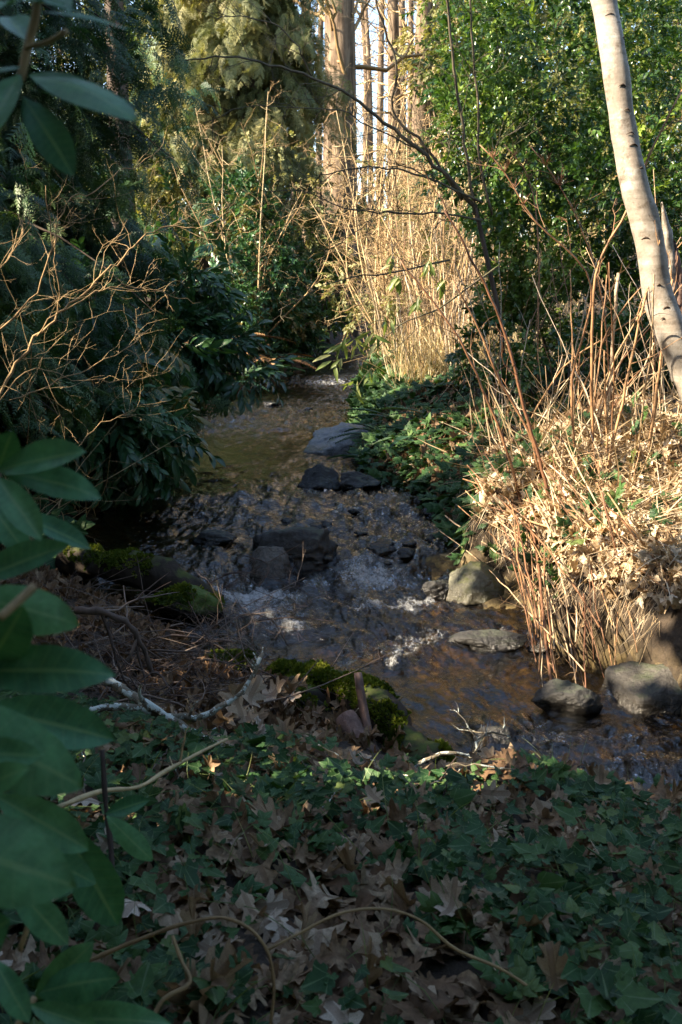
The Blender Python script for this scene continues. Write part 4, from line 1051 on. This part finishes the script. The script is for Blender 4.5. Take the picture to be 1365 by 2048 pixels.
cane('thin orange cane drooping toward the water with a long curve', [(1010, 790), (960, 700), (905, 765), (850, 830), (805, 900), (788, 950)], .006, .004, .5)
cane('thin tan cane hanging straight down the ivy slope', [(985, 760), (911, 660), (912, 760), (920, 850), (897, 955)], .005, .003, .5)
for i in range(58):
    px = rng.uniform(960, 1365); py = rng.uniform(800, 930); P = G(px, py); h = rng.uniform(.5, 1.9); b = Buf(); lean = rng.normal(0, .28, 2)
    line = smooth_line([P - [0, 0, .05], P + [lean[0] * h * .4, lean[1] * h * .4, h * .5], P + [lean[0] * h * 1.1, lean[1] * h, h * rng.uniform(.85, 1)]], 9, .006); r = rng.uniform(.003, .009)
    b.add(*tube(line, np.linspace(r, r * .6, 9), 5, rng.random())); twigs(b, line, r * .4, rng.integers(0, 4), .35, 2, .8, .1, 3, 2, rng.random(), .4)
    tag(b.build('dry_cane', MT['cane'], loc=P), 'bare brown cane in the thicket above the straw bank', 'cane', 'canes above the straw bank')
for i in range(96):                                   # stems that lean or hang over the cut bank into the water
    px = rng.uniform(985, 1290) if i < 76 else rng.uniform(1250, 1365); top = G(px - rng.uniform(0, 60), rng.uniform(985, 1120)); top[2] += rng.uniform(-.02, .10)
    fx = px + rng.uniform(-20, 80); fx = fx if fx > 1060 else rng.uniform(1050, 1200); fp = W(np.clip(fx, 1000, 1340), rng.uniform(1215, 1390)); e = fp + [0, 0, rng.uniform(-.08, .3)]
    if px > 1250: e[2] += .25
    mid = top * .45 + e * .55 + np.array([rng.normal(0, .03), -rng.uniform(.02, .12), rng.uniform(.0, .08)]); up = top + np.array([rng.normal(-.1, .1), rng.uniform(.1, .5), rng.uniform(.02, .35)])
    line = smooth_line([up, top, mid, e], 13, .004); r = rng.choice([.0028, .0042, .006, .009], p=[.35, .3, .23, .12])
    b = Buf(); b.add(*tube(line, np.linspace(r * .8, r, 13), 6, rng.choice([.06, .22, .42, .7]) + rng.uniform(-.05, .06))); twigs(b, line, r * .4, rng.integers(0, 4), .22, 2, .9, -.1, 3, 2, .5, .5)
    tag(b.build('dry_cane', MT['cane'], loc=line[1]), 'dry stem hanging over the cut bank toward the water', 'stem', 'stems hanging over the cut bank')

b = Buf(); n = 3800                                   # straw on the right bank
Y = rng.uniform(4.9, 8.0, n); X = XR(Y) + np.abs(rng.normal(0, .8, n)) + .18; P = np.c_[X, Y, H(X, Y) + rng.uniform(0, .07, n)]
a = rng.normal(-1.2, .9, n); d = np.c_[np.cos(a), np.sin(a), rng.normal(0.0, .12, n)]
put(b, [STRAW, STRAW2], P, d, rng.normal(0, .5, (n, 3)) + [0, 0, 1], rng.uniform(.12, .4, n), rng.random(n))
n = 650; Y = rng.uniform(4.9, 6.9, n); X = XR(Y) + rng.uniform(.08, .22, n); P = np.c_[X, Y, H(X, Y) + .03]
put(b, [STRAW, STRAW2], P, np.c_[rng.normal(-.2, .35, n), rng.normal(-.25, .35, n), -np.abs(rng.normal(.9, .4, n))], rng.normal(0, .6, (n, 3)) + [-.6, -.6, .4], rng.uniform(.08, .26, n), rng.random(n))
n = 420; Y = rng.uniform(6.0, 9.0, n); X = XR(Y) + .3 + np.abs(rng.normal(0, 1.2, n)); P = np.c_[X, Y, H(X, Y)]
put(b, [STRAW, STRAW2], P, np.c_[rng.normal(0, .6, n), rng.normal(0, .5, n), np.abs(rng.normal(.6, .4, n))], rng.normal(0, .8, (n, 3)), rng.uniform(.2, .8, n), rng.random(n) * .7)
tag(b.build('dry_straw', MT['straw'], smooth=False), 'pale dry straw matted over the sunlit right bank', 'straw', kind='stuff')

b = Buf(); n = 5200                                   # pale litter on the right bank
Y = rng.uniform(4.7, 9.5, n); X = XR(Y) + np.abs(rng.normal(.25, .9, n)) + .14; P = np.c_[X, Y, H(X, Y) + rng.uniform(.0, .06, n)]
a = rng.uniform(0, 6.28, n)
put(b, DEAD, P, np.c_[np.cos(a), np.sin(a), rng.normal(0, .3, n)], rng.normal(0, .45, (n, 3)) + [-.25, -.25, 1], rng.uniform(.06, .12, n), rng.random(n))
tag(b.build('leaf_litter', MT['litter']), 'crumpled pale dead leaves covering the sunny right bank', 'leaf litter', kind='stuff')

# ------------------------------------------------------------------ ivy slope, ferns
b = Buf(); n = 3600
Y = rng.uniform(7.2, 15.5, n); X = XR(Y) + np.abs(rng.normal(.1, .75, n)) - .06; k = (Y > 8.3) | (X < XR(Y) + .25); X, Y = X[k], Y[k]; n = len(X)
P = np.c_[X, Y, H(X, Y) + rng.uniform(.02, .16, n)]; a = rng.uniform(0, 6.28, n)
put(b, IVY_C, P, np.c_[np.cos(a) - .4, np.sin(a) - .3, rng.normal(.0, .4, n)], rng.normal(0, .35, (n, 3)) + [-.4, -.3, 1], rng.uniform(.7, 1.35, n), rng.random(n) * .95)
n = 500; Y = rng.uniform(5.6, 8, n); X = XR(Y) + np.abs(rng.normal(.05, .6, n)); P = np.c_[X, Y, H(X, Y) + rng.uniform(.02, .1, n)]
put(b, IVY_C, P, rng.normal(size=(n, 3)), rng.normal(0, .35, (n, 3)) + [-.4, -.4, 1], rng.uniform(.6, 1.0, n), rng.random(n))
n = 1500; Y = rng.uniform(15, 26, n); X = XR(Y) + np.abs(rng.normal(.1, .5, n)); P = np.c_[X, Y, H(X, Y) + rng.uniform(.05, .3, n)]
put(b, IVY_C, P, rng.normal(size=(n, 3)), rng.normal(0, .4, (n, 3)) + [-.4, -.4, 1], rng.uniform(1.2, 2.2, n), rng.random(n))
tag(b.build('ivy', MT['ivy']), 'small leaved ivy trailing down the right bank to the water', 'ivy', kind='stuff')
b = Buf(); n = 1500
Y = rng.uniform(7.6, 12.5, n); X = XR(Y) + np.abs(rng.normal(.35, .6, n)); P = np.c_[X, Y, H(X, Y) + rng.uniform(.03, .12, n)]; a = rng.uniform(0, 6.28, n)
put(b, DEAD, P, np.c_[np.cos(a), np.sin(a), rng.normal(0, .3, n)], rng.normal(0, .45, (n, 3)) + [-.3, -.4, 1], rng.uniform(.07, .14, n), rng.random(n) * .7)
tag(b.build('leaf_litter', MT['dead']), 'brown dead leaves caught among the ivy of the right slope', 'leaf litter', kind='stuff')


def fern(label, P, n, L, mat='fern', seed=0, group=None, name='fern', az=None):
    o = thing(name, label, 'fern', P, group)
    for k in range(n):
        a = (k * 2.4 + rng.normal(0, .3)) if az is None else rng.normal(az, .7)
        V, F, Lf = FERN[k % 3]
        bb = Buf(); bb.add(*inst((V, F, Lf), [np.array(P) + [0, 0, .02]], [[math.cos(a), math.sin(a), rng.uniform(.35, .9)]], [[-.3 * math.cos(a), -.3 * math.sin(a), 1]], L * rng.uniform(.75, 1.2), rng.random() * .9))
        bb.build('frond', MT[mat], o)


for px, py, n, L in [(770, 880, 9, .55), (800, 850, 9, .6), (835, 880, 8, .5), (880, 850, 9, .6), (750, 930, 8, .45), (900, 830, 7, .5)]:
    fern('green fern arching out of the ivy on the right slope', G(px, py), n, L, group='ferns on the ivy slope')
fern('shaded fern on the left bank behind the rhododendron leaves', lift(G(75, 880), .1), 10, .6)
for px, py, Y in [(560, 700, 20), (600, 690, 22), (640, 700, 24), (690, 690, 25), (525, 680, 18)]:
    x = min(at(px, py, Y)[0], float(XL(Y)) - .25); fern('dark green fern on the shaded far left bank', (x, Y, float(H(x, Y))), 10, 1.0, group='ferns on the far left bank')
for i in range(9):
    Y = rng.uniform(15, 23); x = float(XL(Y)) - rng.uniform(.2, 1.3); fern('rust brown dead fern on the far left bank', (x, Y, float(H(x, Y))), 9, .95, 'deadfern', group='dead ferns on the far left bank', name='dead_fern')

# undergrowth on the left bank
b = Buf(); n = 1600
Y = rng.uniform(6.5, 26, n); X = XL(Y) - np.abs(rng.normal(.1, .9, n)); P = np.c_[X, Y, H(X, Y) + rng.uniform(.02, .3, n)]
put(b, IVY_C, P, rng.normal(size=(n, 3)), rng.normal(0, .4, (n, 3)) + [.3, -.4, 1], rng.uniform(.9, 2.0, n), rng.random(n) * .8)
tag(b.build('ivy', MT['ivy']), 'dark ivy and low leaves along the shaded left bank', 'ivy', kind='stuff')
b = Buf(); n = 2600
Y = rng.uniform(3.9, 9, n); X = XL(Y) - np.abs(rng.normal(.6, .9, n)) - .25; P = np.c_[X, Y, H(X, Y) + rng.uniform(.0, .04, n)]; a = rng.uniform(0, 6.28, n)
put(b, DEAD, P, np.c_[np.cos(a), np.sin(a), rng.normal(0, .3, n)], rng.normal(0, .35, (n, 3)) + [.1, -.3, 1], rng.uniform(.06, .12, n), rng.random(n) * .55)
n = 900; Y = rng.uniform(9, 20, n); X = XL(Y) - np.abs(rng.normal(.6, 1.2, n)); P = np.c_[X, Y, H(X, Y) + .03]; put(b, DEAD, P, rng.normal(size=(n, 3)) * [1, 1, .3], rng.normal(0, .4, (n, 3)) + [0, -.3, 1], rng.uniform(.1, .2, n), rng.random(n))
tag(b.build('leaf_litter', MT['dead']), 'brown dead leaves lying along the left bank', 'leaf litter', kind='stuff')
b = Buf(); n = 900
Y = rng.uniform(4.8, 7.4, n); X = np.minimum(rng.uniform(-3.2, -1.25, n), XL(Y) - rng.uniform(.35, .9, n)); P = np.c_[X, Y, H(X, Y)]; qx, qy = proj(P); k = (qx < 130) & (qy < 1120); P = P[k]; n = len(P)
put(b, [STRAW, STRAW2], P, np.c_[rng.normal(.1, .6, n), rng.normal(0, .5, n), np.abs(rng.normal(.7, .5, n))], rng.normal(0, .8, (n, 3)), rng.uniform(.2, .55, n), rng.random(n) * .8)
tag(b.build('dry_straw', MT['straw'], smooth=False), 'dry stalks standing on the left bank behind the broad leaves', 'straw', kind='stuff')

# ------------------------------------------------------------------ bare twig shrub at the left
o = thing('bare_shrub', 'bare shrub with long tan twigs arching in from the left edge', 'shrub', lift(G(-60, 900), 0))
for pts, Y0, Y1, r0, r1, n, sl in [([(-60, 880), (0, 792), (35, 727), (75, 672), (125, 622), (170, 587), (215, 542), (250, 510), (295, 467), (340, 452), (400, 458), (445, 470)], 4.4, 4.8, .014, .0035, 16, .35),
                                   ([(125, 622), (180, 590), (240, 572), (290, 575), (340, 590), (400, 605)], 4.5, 4.8, .007, .003, 9, .25),
                                   ([(-40, 700), (60, 600), (102, 510), (97, 425), (92, 370)], 4.3, 4.3, .008, .003, 9, .25), ([(102, 510), (140, 400), (200, 380), (230, 350), (270, 330), (320, 302)], 4.3, 4.6, .006, .003, 9, .2),
                                   ([(75, 672), (120, 600), (110, 520), (105, 440)], 4.5, 4.3, .006, .003, 6, .25), ([(20, 800), (100, 770), (190, 730), (260, 690), (300, 660)], 4.3, 4.7, .006, .003, 10, .3), ([(-20, 820), (60, 740), (160, 760), (250, 760), (330, 740)], 4.2, 4.6, .005, .002, 9, .3),
                                   ([(150, 900), (200, 850), (260, 820), (340, 800)], 4.4, 4.6, .004, .002, 6, .3), ([(-40, 600), (0, 540), (40, 470), (75, 420)], 4.2, 4.2, .006, .003, 7, .25)]:
    line = smooth_line(pp(pts, Y0, Y1), None, .006); b = Buf(); b.add(*tube(line, np.linspace(r0 * .55, r1 * .55, len(line)) * (1 + .1 * rng.normal(size=len(line))), 6, .35)); twigs(b, line, r1 * .42, int(n * 1.6), sl, 3, .75, .05, 3, 2, .6, .1)
    b.build('branch', MT['tan'], o)
b = Buf()
for i in range(170):
    px, py = rng.uniform(-40, 330), rng.uniform(760, 1060)
    if px > 150 + (1000 - py) * .8: continue
    P = G(max(px, -40), min(py + 100, 1100)); P = np.array([P[0], P[1], float(H(P[0], P[1]))]); d = np.array([rng.normal(.2, .5), rng.normal(0, .4), abs(rng.normal(.9, .4))]); L0 = rng.uniform(.4, 1.1)
    line = smooth_line([P, P + d * L0 * .5 + rng.normal(0, .06, 3), P + d * L0 + rng.normal(0, .14, 3) - [0, 0, .1]], 7); b.add(*tube(line, np.linspace(.004, .0015, 7), 4, rng.random(), False)); twigs(b, line, .0018, 3, L0 * .4, 2, .9, .0, 3, 2)
tag(b.build('brambles', MT['tan']), 'thin bare brambles tangled along the left bank', 'brambles', kind='stuff')

# ------------------------------------------------------------------ leaning pale trunk and the splintered snag
tp = [(1192, -60, 6.9), (1206, 0, 6.9), (1220, 70, 6.85), (1230, 130, 6.8), (1240, 200, 6.8), (1253, 290, 6.75), (1272, 380, 6.7), (1296, 470, 6.7), (1316, 590, 6.65), (1352, 690, 6.6), (1395, 790, 6.6), (1450, 900, 6.6)]
line = smooth_line([at(*p) for p in tp[::-1]] + [at(1150, -400, 7.3)], 60)
o = thing('leaning_tree', 'leaning tree with smooth pale scarred bark at the right edge', 'tree', at(1450, 900, 6.6))
rr = np.interp(np.linspace(0, 1, 60), [0, .25, .6, .8, 1], [.112, .094, .080, .074, .070])
V, F, L = tube(line, rr, 28)
k = np.repeat(np.arange(60), 28); th = np.tile(np.arange(28), 60)
cx = np.r_[line[k], line[:1], line[-1:]]; dd = V - cx
V = V + dd * (0.11 * fbm(V[:, 0] * 7, V[:, 1] * 7, V[:, 2] * 3.2, seed=5, oct=4))[:, None]
b = Buf(); b.add(V, F, L); b.build('trunk', MT['pale'], o)
for px, py in rng.permutation([(1243, 75), (1248, 215), (1246, 265), (1290, 435), (1238, 140), (1262, 395), (1310, 560), (1345, 690), (1226, 145), (1255, 262), (1215, 40), (1238, 175), (1232, 110), (1275, 350), (1268, 320), (1300, 500), (1285, 470), (1325, 610), (1318, 640), (1260, 300), (1250, 240)])[:11]:
    i = int(np.argmin([abs(at(px, py, q[1])[2] - q[2]) for q in line])); q = line[i]; a = at(px, py, q[1]); n_ = np.array([np.clip((a[0] - q[0]) / rr[i], -.8, .8), 0, 0]); n_[1] = -math.sqrt(1 - n_[0] ** 2)
    s0 = q + n_ * rr[i] * .99; u = np.array([-n_[1], n_[0], 0]); bb = Buf(); w = rng.uniform(.014, .036)
    bb.add(*tube([s0 - u * w + [0, 0, -.010], s0 - u * w * .4 + n_ * .004, s0 + n_ * .006 + [0, 0, .004], s0 + u * w * .5 + n_ * .003, s0 + u * w - [0, 0, .012]], [.001, .004, .006, .004, .001], 7, .5))
    bb.build('knot', MT['bark'], o)
b = Buf()
for k in range(9):
    a = rng.uniform(0, 6.28); e = line[-1] + np.array([math.cos(a) * 2.2, math.sin(a) * 2.2, rng.uniform(.8, 3)]); l2 = smooth_line([line[-1 - k // 3], line[-1] * .5 + e * .5 + [0, 0, .3], e], 9); b.add(*tube(l2, np.linspace(.04, .01, 9), 5)); twigs(b, l2, .008, 6, .8, 2)
b.build('crown', MT['limb'], o)
o = thing('snag', 'splintered pale snag standing behind the leaning pale trunk', 'snag', G(1345, 760))
for pts, r0, r1 in [([(1360, 760), (1345, 600), (1338, 500), (1330, 440), (1326, 402)], .06, .004), ([(1350, 640), (1332, 520), (1318, 470), (1312, 440)], .045, .004), ([(1362, 640), (1352, 520), (1345, 470)], .05, .005)]:
    l2 = smooth_line(pp(pts, 7.05), 24, .002); V, F, L = tube(l2, np.interp(np.linspace(0, 1, 24), [0, .6, .85, 1], [r0, r0 * .8, r0 * .45, r1]), 12); V = V + .012 * fbm(V[:, 0] * 40, V[:, 1] * 40, V[:, 2] * 5, seed=6, oct=2)[:, None]
    bb = Buf(); bb.add(V, F, L); bb.build('splinter', MT['deadwood'] if r0 < .055 else MT['pale'], o)

# ------------------------------------------------------------------ twig with yellow green leaves hanging over the stream
o = thing('leafy_branch', 'thin branch with yellow green lance leaves hanging over the stream', 'branch', at(960, 560, 7.6))
b = Buf(); ml = smooth_line(pp([(1000, 530), (930, 580), (873, 619), (798, 652), (743, 702), (693, 717), (668, 722)], 7.8, 7.0), None, .003); b.add(*tube(ml, np.linspace(.008, .0025, len(ml)), 6))
for pts in [[(873, 619), (800, 690), (735, 745), (715, 775)], [(850, 520), (820, 545), (780, 560)], [(798, 652), (760, 640), (730, 655)], [(900, 600), (870, 560), (850, 530)]]: b.add(*tube(smooth_line(pp(pts, 7.4, 7.1)), .0025, 5))
b.build('twig', MT['limb'], o)
for (px, py, Y), n in [((672, 720, 7.0), 7), ((690, 690, 7.0), 7), ((715, 680, 7.1), 8), ((742, 668, 7.1), 8), ((712, 772, 7.1), 5), ((735, 740, 7.1), 3), ((800, 555, 7.4), 8), ((840, 600, 7.4), 7), ((860, 530, 7.6), 7), ((790, 520, 7.6), 5), ((780, 640, 7.3), 5), ((890, 560, 7.6), 6)]:
    for k in range(n):
        bb = Buf(); s_ = rng.uniform(.09, .15)
        bb.add(*inst(LANCE, [at(px, py, Y) + rng.normal(0, .02, 3)], [[rng.normal(-.15, .55), rng.normal(-.1, .4), -abs(rng.normal(.8, .5))]], [[rng.normal(0, .6), -1, rng.normal(.3, .5)]], s_, rng.random())); bb.build('leaf', MT['young'], o)

# ------------------------------------------------------------------ rhododendron in front at the left
o = thing('rhododendron', 'rhododendron with long leathery leaves close at the left edge', 'shrub', (-1.0, .75, float(H(-1.0, .75))))
leafs = [  # base px, tip px, distance, width factor, facing (sideways, to viewer, up)
    (0, 942, 172, 905, 1.0, 1, .1, .8, .6), (6, 946, 205, 1000, 1.0, 1, 0, .7, .7), (-5, 955, 84, 1082, .98, 1.1, .2, .8, .5), (-2, 935, 26, 862, 1.02, 1.3, .3, .9, .2), (25, 1025, 182, 1098, 1.1, .95, .1, .6, .7), (-40, 985, 62, 1122, 1.1, 1, .2, .7, .5),
    (-60, 1165, 140, 1090, .97, 1.0, 0, .75, .6), (-60, 1192, 160, 1250, .93, 1.05, 0, .8, .5), (-25, 1330, 48, 1212, .9, 1.3, .4, .9, .2), (-75, 1345, 233, 1352, .93, .95, 0, .75, .6), (-30, 1415, 230, 1480, 1.02, 1.2, 0, .7, .6), (-190, 1400, 168, 1575, .80, 1.2, .1, .75, .6), (-110, 1505, 88, 1512, .76, 1.1, 0, .8, .5),
    (-60, 1600, 62, 1537, .78, 1, 0, .7, .6), (-10, 1590, 178, 1700, 1.0, 1.2, .1, .7, .6), (-210, 1655, 155, 1775, .75, 1.25, .1, .75, .6), (40, 1690, 192, 1768, 1.05, 1.2, .1, .7, .6), (20, 1760, 137, 1890, 1.0, 1.2, .2, .8, .5), (120, 1640, 235, 1850, 1.15, 1, .3, .8, .4), (75, 1985, 242, 1955, 1.1, 1, 0, .7, .7),
    (72, 1998, 188, 1885, 1.1, 1.2, .1, .8, .5), (80, 2040, 345, 2050, 1.1, .7, 0, .6, .8), (212, 1628, 300, 1600, 1.5, 1.2, 0, .7, .7), (214, 1632, 306, 1722, 1.45, 1.1, .1, .8, .5), (-50, 1890, 22, 1840, .85, 1.3, 0, .8, .5), (-10, 1920, 60, 2045, .95, 1.2, .2, .8, .5), (60, 2010, 200, 2060, 1.05, 1, 0, .7, .7),
    (62, 153, 275, 242, .95, .9, .0, .55, .85), (60, 150, 196, 206, 1.0, 1.1, 0, .6, .8), (46, 195, 147, 354, .95, 1.25, .2, .9, .35), (40, 150, -35, 295, .95, 1.3, -.2, .9, .35), (58, 22, 262, 62, 1.0, .5, 0, .3, 1), (30, 2, 150, 22, .98, .8, 0, .5, .9), (60, 180, 162, 222, 1.02, .55, 0, .3, 1), (18, 35, 52, 82, 1.05, 1, .2, .8, .4), (42, 135, -30, 150, .95, 1, 0, .6, .8), (70, -20, 140, 25, 1.0, 1, 0, .6, .8),
    (20, 10, -30, 35, .95, 1.2, 0, .7, .6)]
for i, (bx, by, tx, ty, Y, wf, nx, ny, nz_) in enumerate(leafs):
    p0, p1 = at(bx, by, Y + rng.uniform(-.02, .02)), at(tx, ty, Y + rng.uniform(-.07, .03)); V, F, L = RH[i % 4]; V = V.copy(); V[:, 1] *= wf; V[:, 0] /= V[-3, 0]; dz = V[-3, 2]; V[:, 2] -= dz * V[:, 0]
    bb = Buf(); bb.add(*inst((V, F, L), [p0], [p1 - p0], [[nx, -ny, nz_]], np.linalg.norm(p1 - p0), .3 + .7 * rng.random())); bb.build('leaf', MT['rhodo'], o)
for pts, Y0, Y1, r in [([(78, -40), (72, 30), (52, 110), (42, 160)], .98, .97, .004), ([(52, 95), (95, 85), (133, 62)], .97, .95, .0025), ([(-5, 942), (-40, 1050), (-90, 1250), (-160, 1500)], 1.0, .95, .005), ([(0, 1236), (35, 1205), (70, 1172)], .8, .82, .004), ([(-60, 1345), (-120, 1500), (-200, 1800)], .95, .9, .006), ([(70, 1995), (30, 2060), (0, 2150)], 1.08, 1.05, .004), ([(25, 1690), (48, 1760), (60, 1830), (40, 1900)], 1.1, 1.1, .0035)]:
    b = Buf(); b.add(*tube(smooth_line(pp(pts, Y0, Y1)), r, 7, .6)); b.build('stem', MT['tan'] if r < .0041 else MT['twig'], o)
WH = [cluster(RH[0], 9, .16, .15, .2, .3, i, True) for i in range(2)]
fb = Buf(); P = np.concatenate([ball(420, (-2.3, 1.3, 1.6), (1.15, 1.3, 1.35), .2, -.6, 7), ball(260, (-1.45, .55, 1.1), (.75, .45, .9), .2, -.6, 8)])  # bush foliage out of view, put in to shade the foreground
P = P[sunkeep(P)]; v = (P[:, 0] / np.maximum(P[:, 1], .05) < -.46) | (P[:, 1] < .15); P = P[v]
put(fb, WH, P, rng.normal(0, .6, P.shape) + [.4, 0, .5], rng.normal(0, .4, P.shape) + [0, 0, 1], rng.uniform(.8, 1.3, len(P)), rng.random(len(P))); fb.build('foliage', MT['rhodo'], o)
b = Buf()
for k in range(12): e = P[rng.integers(len(P))]; b.add(*tube(smooth_line([np.array(o.location), np.array(o.location) * .5 + e * .5 + rng.normal(0, .1, 3), e], 7), np.linspace(.02, .006, 7), 6))
b.build('trunk', MT['twig'], o)

# ------------------------------------------------------------------ ivy and dead leaves in front
def shore(px): return np.interp(px, [0, 250, 430, 560, 640, 700, 860, 1000, 1150, 1365], [1330, 1420, 1480, 1452, 1500, 1540, 1555, 1540, 1560, 1615])


def seen(P):
    px, py = proj(P); return P[py > shore(px) - 6]


def front(n, ymin=1.25, ymax=4.3):
    Y = ymin + (ymax - ymin) * rng.random(n) ** .8; X = rng.uniform(-.42, .42, n) * Y * 1.15
    P = np.c_[X, Y, H(X, Y)]; px, py = proj(P)
    k = (X < XL(Y) - .02) & (py > shore(px))
    return X[k], Y[k]


b = Buf(); X, Y = front(4200); n = len(X); P = np.c_[X, Y, H(X, Y) + rng.uniform(0.0, .04, n)]; a = rng.uniform(0, 6.28, n)
put(b, DEADF, P, np.c_[np.cos(a), np.sin(a), rng.normal(0, .18, n)], rng.normal(0, .32, (n, 3)) + [0, -.2, 1], rng.uniform(.05, .12, n), rng.random(n) * .8)
tag(b.build('leaf_litter', MT['dead']), 'layer of old brown leaves under the near ivy', 'leaf litter', kind='stuff')
b = Buf(); X, Y = front(8200); n = len(X); cl = fbm(X * 1.7 + 3, Y * 1.7, seed=91, oct=3) + .22 * (X < -.1)
k = cl > -.42 + .8 * rng.random(n); X, Y = X[k], Y[k]; n = len(X); P = seen(np.c_[X, Y, H(X, Y) + rng.uniform(.02, .13, n)]); n = len(P); a = rng.uniform(0, 6.28, n)
put(b, [IVY, IVY2, IVY], P, np.c_[np.cos(a), np.sin(a) - .35, rng.normal(-.15, .3, n)], rng.normal(0, .38, (n, 3)) + [0, -.45, 1], rng.choice([.028, .04, .055, .075], n, p=[.38, .33, .2, .09]) * rng.uniform(.85, 1.2, n), np.clip(rng.random(n) ** 1.2, 0, .97))
n2 = 1500; X, Y = front(n2); n2 = len(X); Q = np.c_[X, Y, H(X, Y) + rng.uniform(.0, .07, n2)]; Q = Q[fbm(X * 2.1, Y * 2.1, seed=95, oct=3) > 0]; a = rng.uniform(0, 6.28, len(Q))
put(b, IVY_C, Q, np.c_[np.cos(a), np.sin(a), np.full(len(Q), .5)], rng.normal(0, .3, Q.shape) + [0, -.3, 1], rng.uniform(.35, .75, len(Q)), rng.uniform(.4, .95, len(Q)))
for i in range(420):                                  # runners
    q = P[rng.integers(n)]; d = nrm(rng.normal(size=(1, 3)) * [1, 1, .25])[0]; L0 = rng.uniform(.08, .3); e = q + d * L0
    if e[0] > XL(e[1]): continue
    e[2] = float(H(e[0], e[1])) + .03; b.add(*tube(smooth_line([q - [0, 0, .02], q * .5 + e * .5 + [0, 0, .03], e], 5), .0013, 3, .99, False))
n = 260; Y = rng.uniform(3.35, 3.85, n); X = rng.uniform(.35, 1.3, n); k = X < XL(Y) + .08; X, Y = X[k], Y[k]; n = len(X); P2 = seen(np.c_[X, Y, H(X, Y) + rng.uniform(.02, .10, n)]); n = len(P2); a = rng.uniform(0, 6.28, n)
put(b, [IVY, IVY2], P2, np.c_[np.cos(a), np.sin(a) - .5, rng.normal(-.2, .3, n)], rng.normal(0, .35, (n, 3)) + [0, -.7, 1], rng.uniform(.06, .10, n), rng.random(n))
tag(b.build('ivy', MT['ivy']), 'dark ivy spreading through the dead leaves in front', 'ivy', kind='stuff')
proto = []
for i, T in enumerate(DEADF[:3] + DEAD[:3]):
    bb = Buf(); bb.add(*inst(T, [[0, 0, 0]], [[1, 0, 0]], [[0, 0, 1]], 1.0, [.75, 1, .85, .95, .6][i % 5])); ob = bb.build('dead_leaf', MT['dead']); proto.append(ob)
    tag(ob, 'dry brown lobed leaf lying on the near ivy', 'leaf', 'dead leaves on the near ivy')
X, Y = front(400, 1.4, 4.1); cnt = 0; used = set()
for x, y in zip(X, Y):
    if cnt >= 150: break
    if fbm(np.array([x * 1.7 + 3]), np.array([y * 1.7]), seed=91, oct=3)[0] > .25: continue
    i = int(rng.integers(len(DEAD))); ob = proto[i] if i not in used else proto[i].copy()
    if i in used: C.objects.link(ob)
    used.add(i); s_ = rng.uniform(.07, .13); ob.location = (x, y, float(H(x, y)) + rng.uniform(.03, .09)); ob.scale = (s_,) * 3; ob.rotation_euler = (rng.normal(.15, .4), rng.normal(0, .4), rng.uniform(0, 6.28)); cnt += 1
b = Buf(); n = 500; X, Y = front(n); n = len(X); P = np.c_[X, Y, H(X, Y) + .03]
put(b, [GRASS], P, rng.normal(0, .4, (n, 3)) + [0, 0, .8], rng.normal(size=(n, 3)), rng.uniform(.06, .2, n), rng.random(n)); tag(b.build('grass', MT['young'], smooth=False), 'sparse fine grass blades among the near ivy', 'grass', kind='stuff')
for px, py, n in [(500, 1480, 16), (555, 1430, 8), (60, 1300, 14)]:
    for k in range(n):
        i = int(rng.integers(len(DEAD))); ob = proto[i].copy(); C.objects.link(ob); g = G(px + rng.normal(0, 22), py + rng.normal(0, 14)); ob.location = (g[0], g[1], g[2] + rng.uniform(.04, .14)); s_ = rng.uniform(.10, .17); ob.scale = (s_,) * 3; ob.rotation_euler = (rng.normal(.9, .5), rng.normal(0, .6), rng.uniform(0, 6.28))
        ob['label'] = 'curled pale dead leaf heaped beside the near bank logs'; ob['group'] = 'curled dead leaves by the logs'


# ------------------------------------------------------------------ light, sky, camera
sc = bpy.context.scene
w = bpy.data.worlds.new('World'); sc.world = w; w.use_nodes = True
nt = w.node_tree; bg = nt.nodes['Background']
sky = nt.nodes.new('ShaderNodeTexSky'); sky.sky_type = 'NISHITA'; sky.sun_disc = False
sky.sun_elevation = SUN_EL; sky.sun_rotation = math.atan2(S[0], S[1]); sky.air_density = 1.0; sky.dust_density = 1.2
nt.links.new(sky.outputs[0], bg.inputs['Color']); bg.inputs['Strength'].default_value = 0.115
sun = bpy.data.lights.new('sun', 'SUN'); sun.energy = 5.0; sun.angle = R(0.5); sun.color = (1.0, 0.85, 0.64)
so = bpy.data.objects.new('sun', sun); C.objects.link(so)
from mathutils import Vector
so.rotation_euler = Vector(S.tolist()).to_track_quat('Z', 'Y').to_euler()
cam = bpy.data.cameras.new('camera'); co = bpy.data.objects.new('camera', cam); C.objects.link(co)
co.location = (0, 0, CAM_Z); co.rotation_euler = (R(90) - PITCH, 0, 0)
cam.sensor_fit = 'VERTICAL'; cam.sensor_height = 36.0; cam.lens = FPX * 36.0 / 2048.0
cam.clip_start = 0.05; cam.clip_end = 600
cam.dof.use_dof = True; cam.dof.focus_distance = 6.5; cam.dof.aperture_fstop = 8.0
sc.camera = co
sc.view_settings.view_transform = 'Standard'; sc.view_settings.look = 'None'; sc.view_settings.gamma = 1; sc.view_settings.exposure = 2.2
sc.cycles.max_bounces = 7; sc.cycles.diffuse_bounces = 3; sc.cycles.glossy_bounces = 3; sc.cycles.transmission_bounces = 4; sc.cycles.transparent_max_bounces = 8
sc.cycles.caustics_reflective = False; sc.cycles.caustics_refractive = False
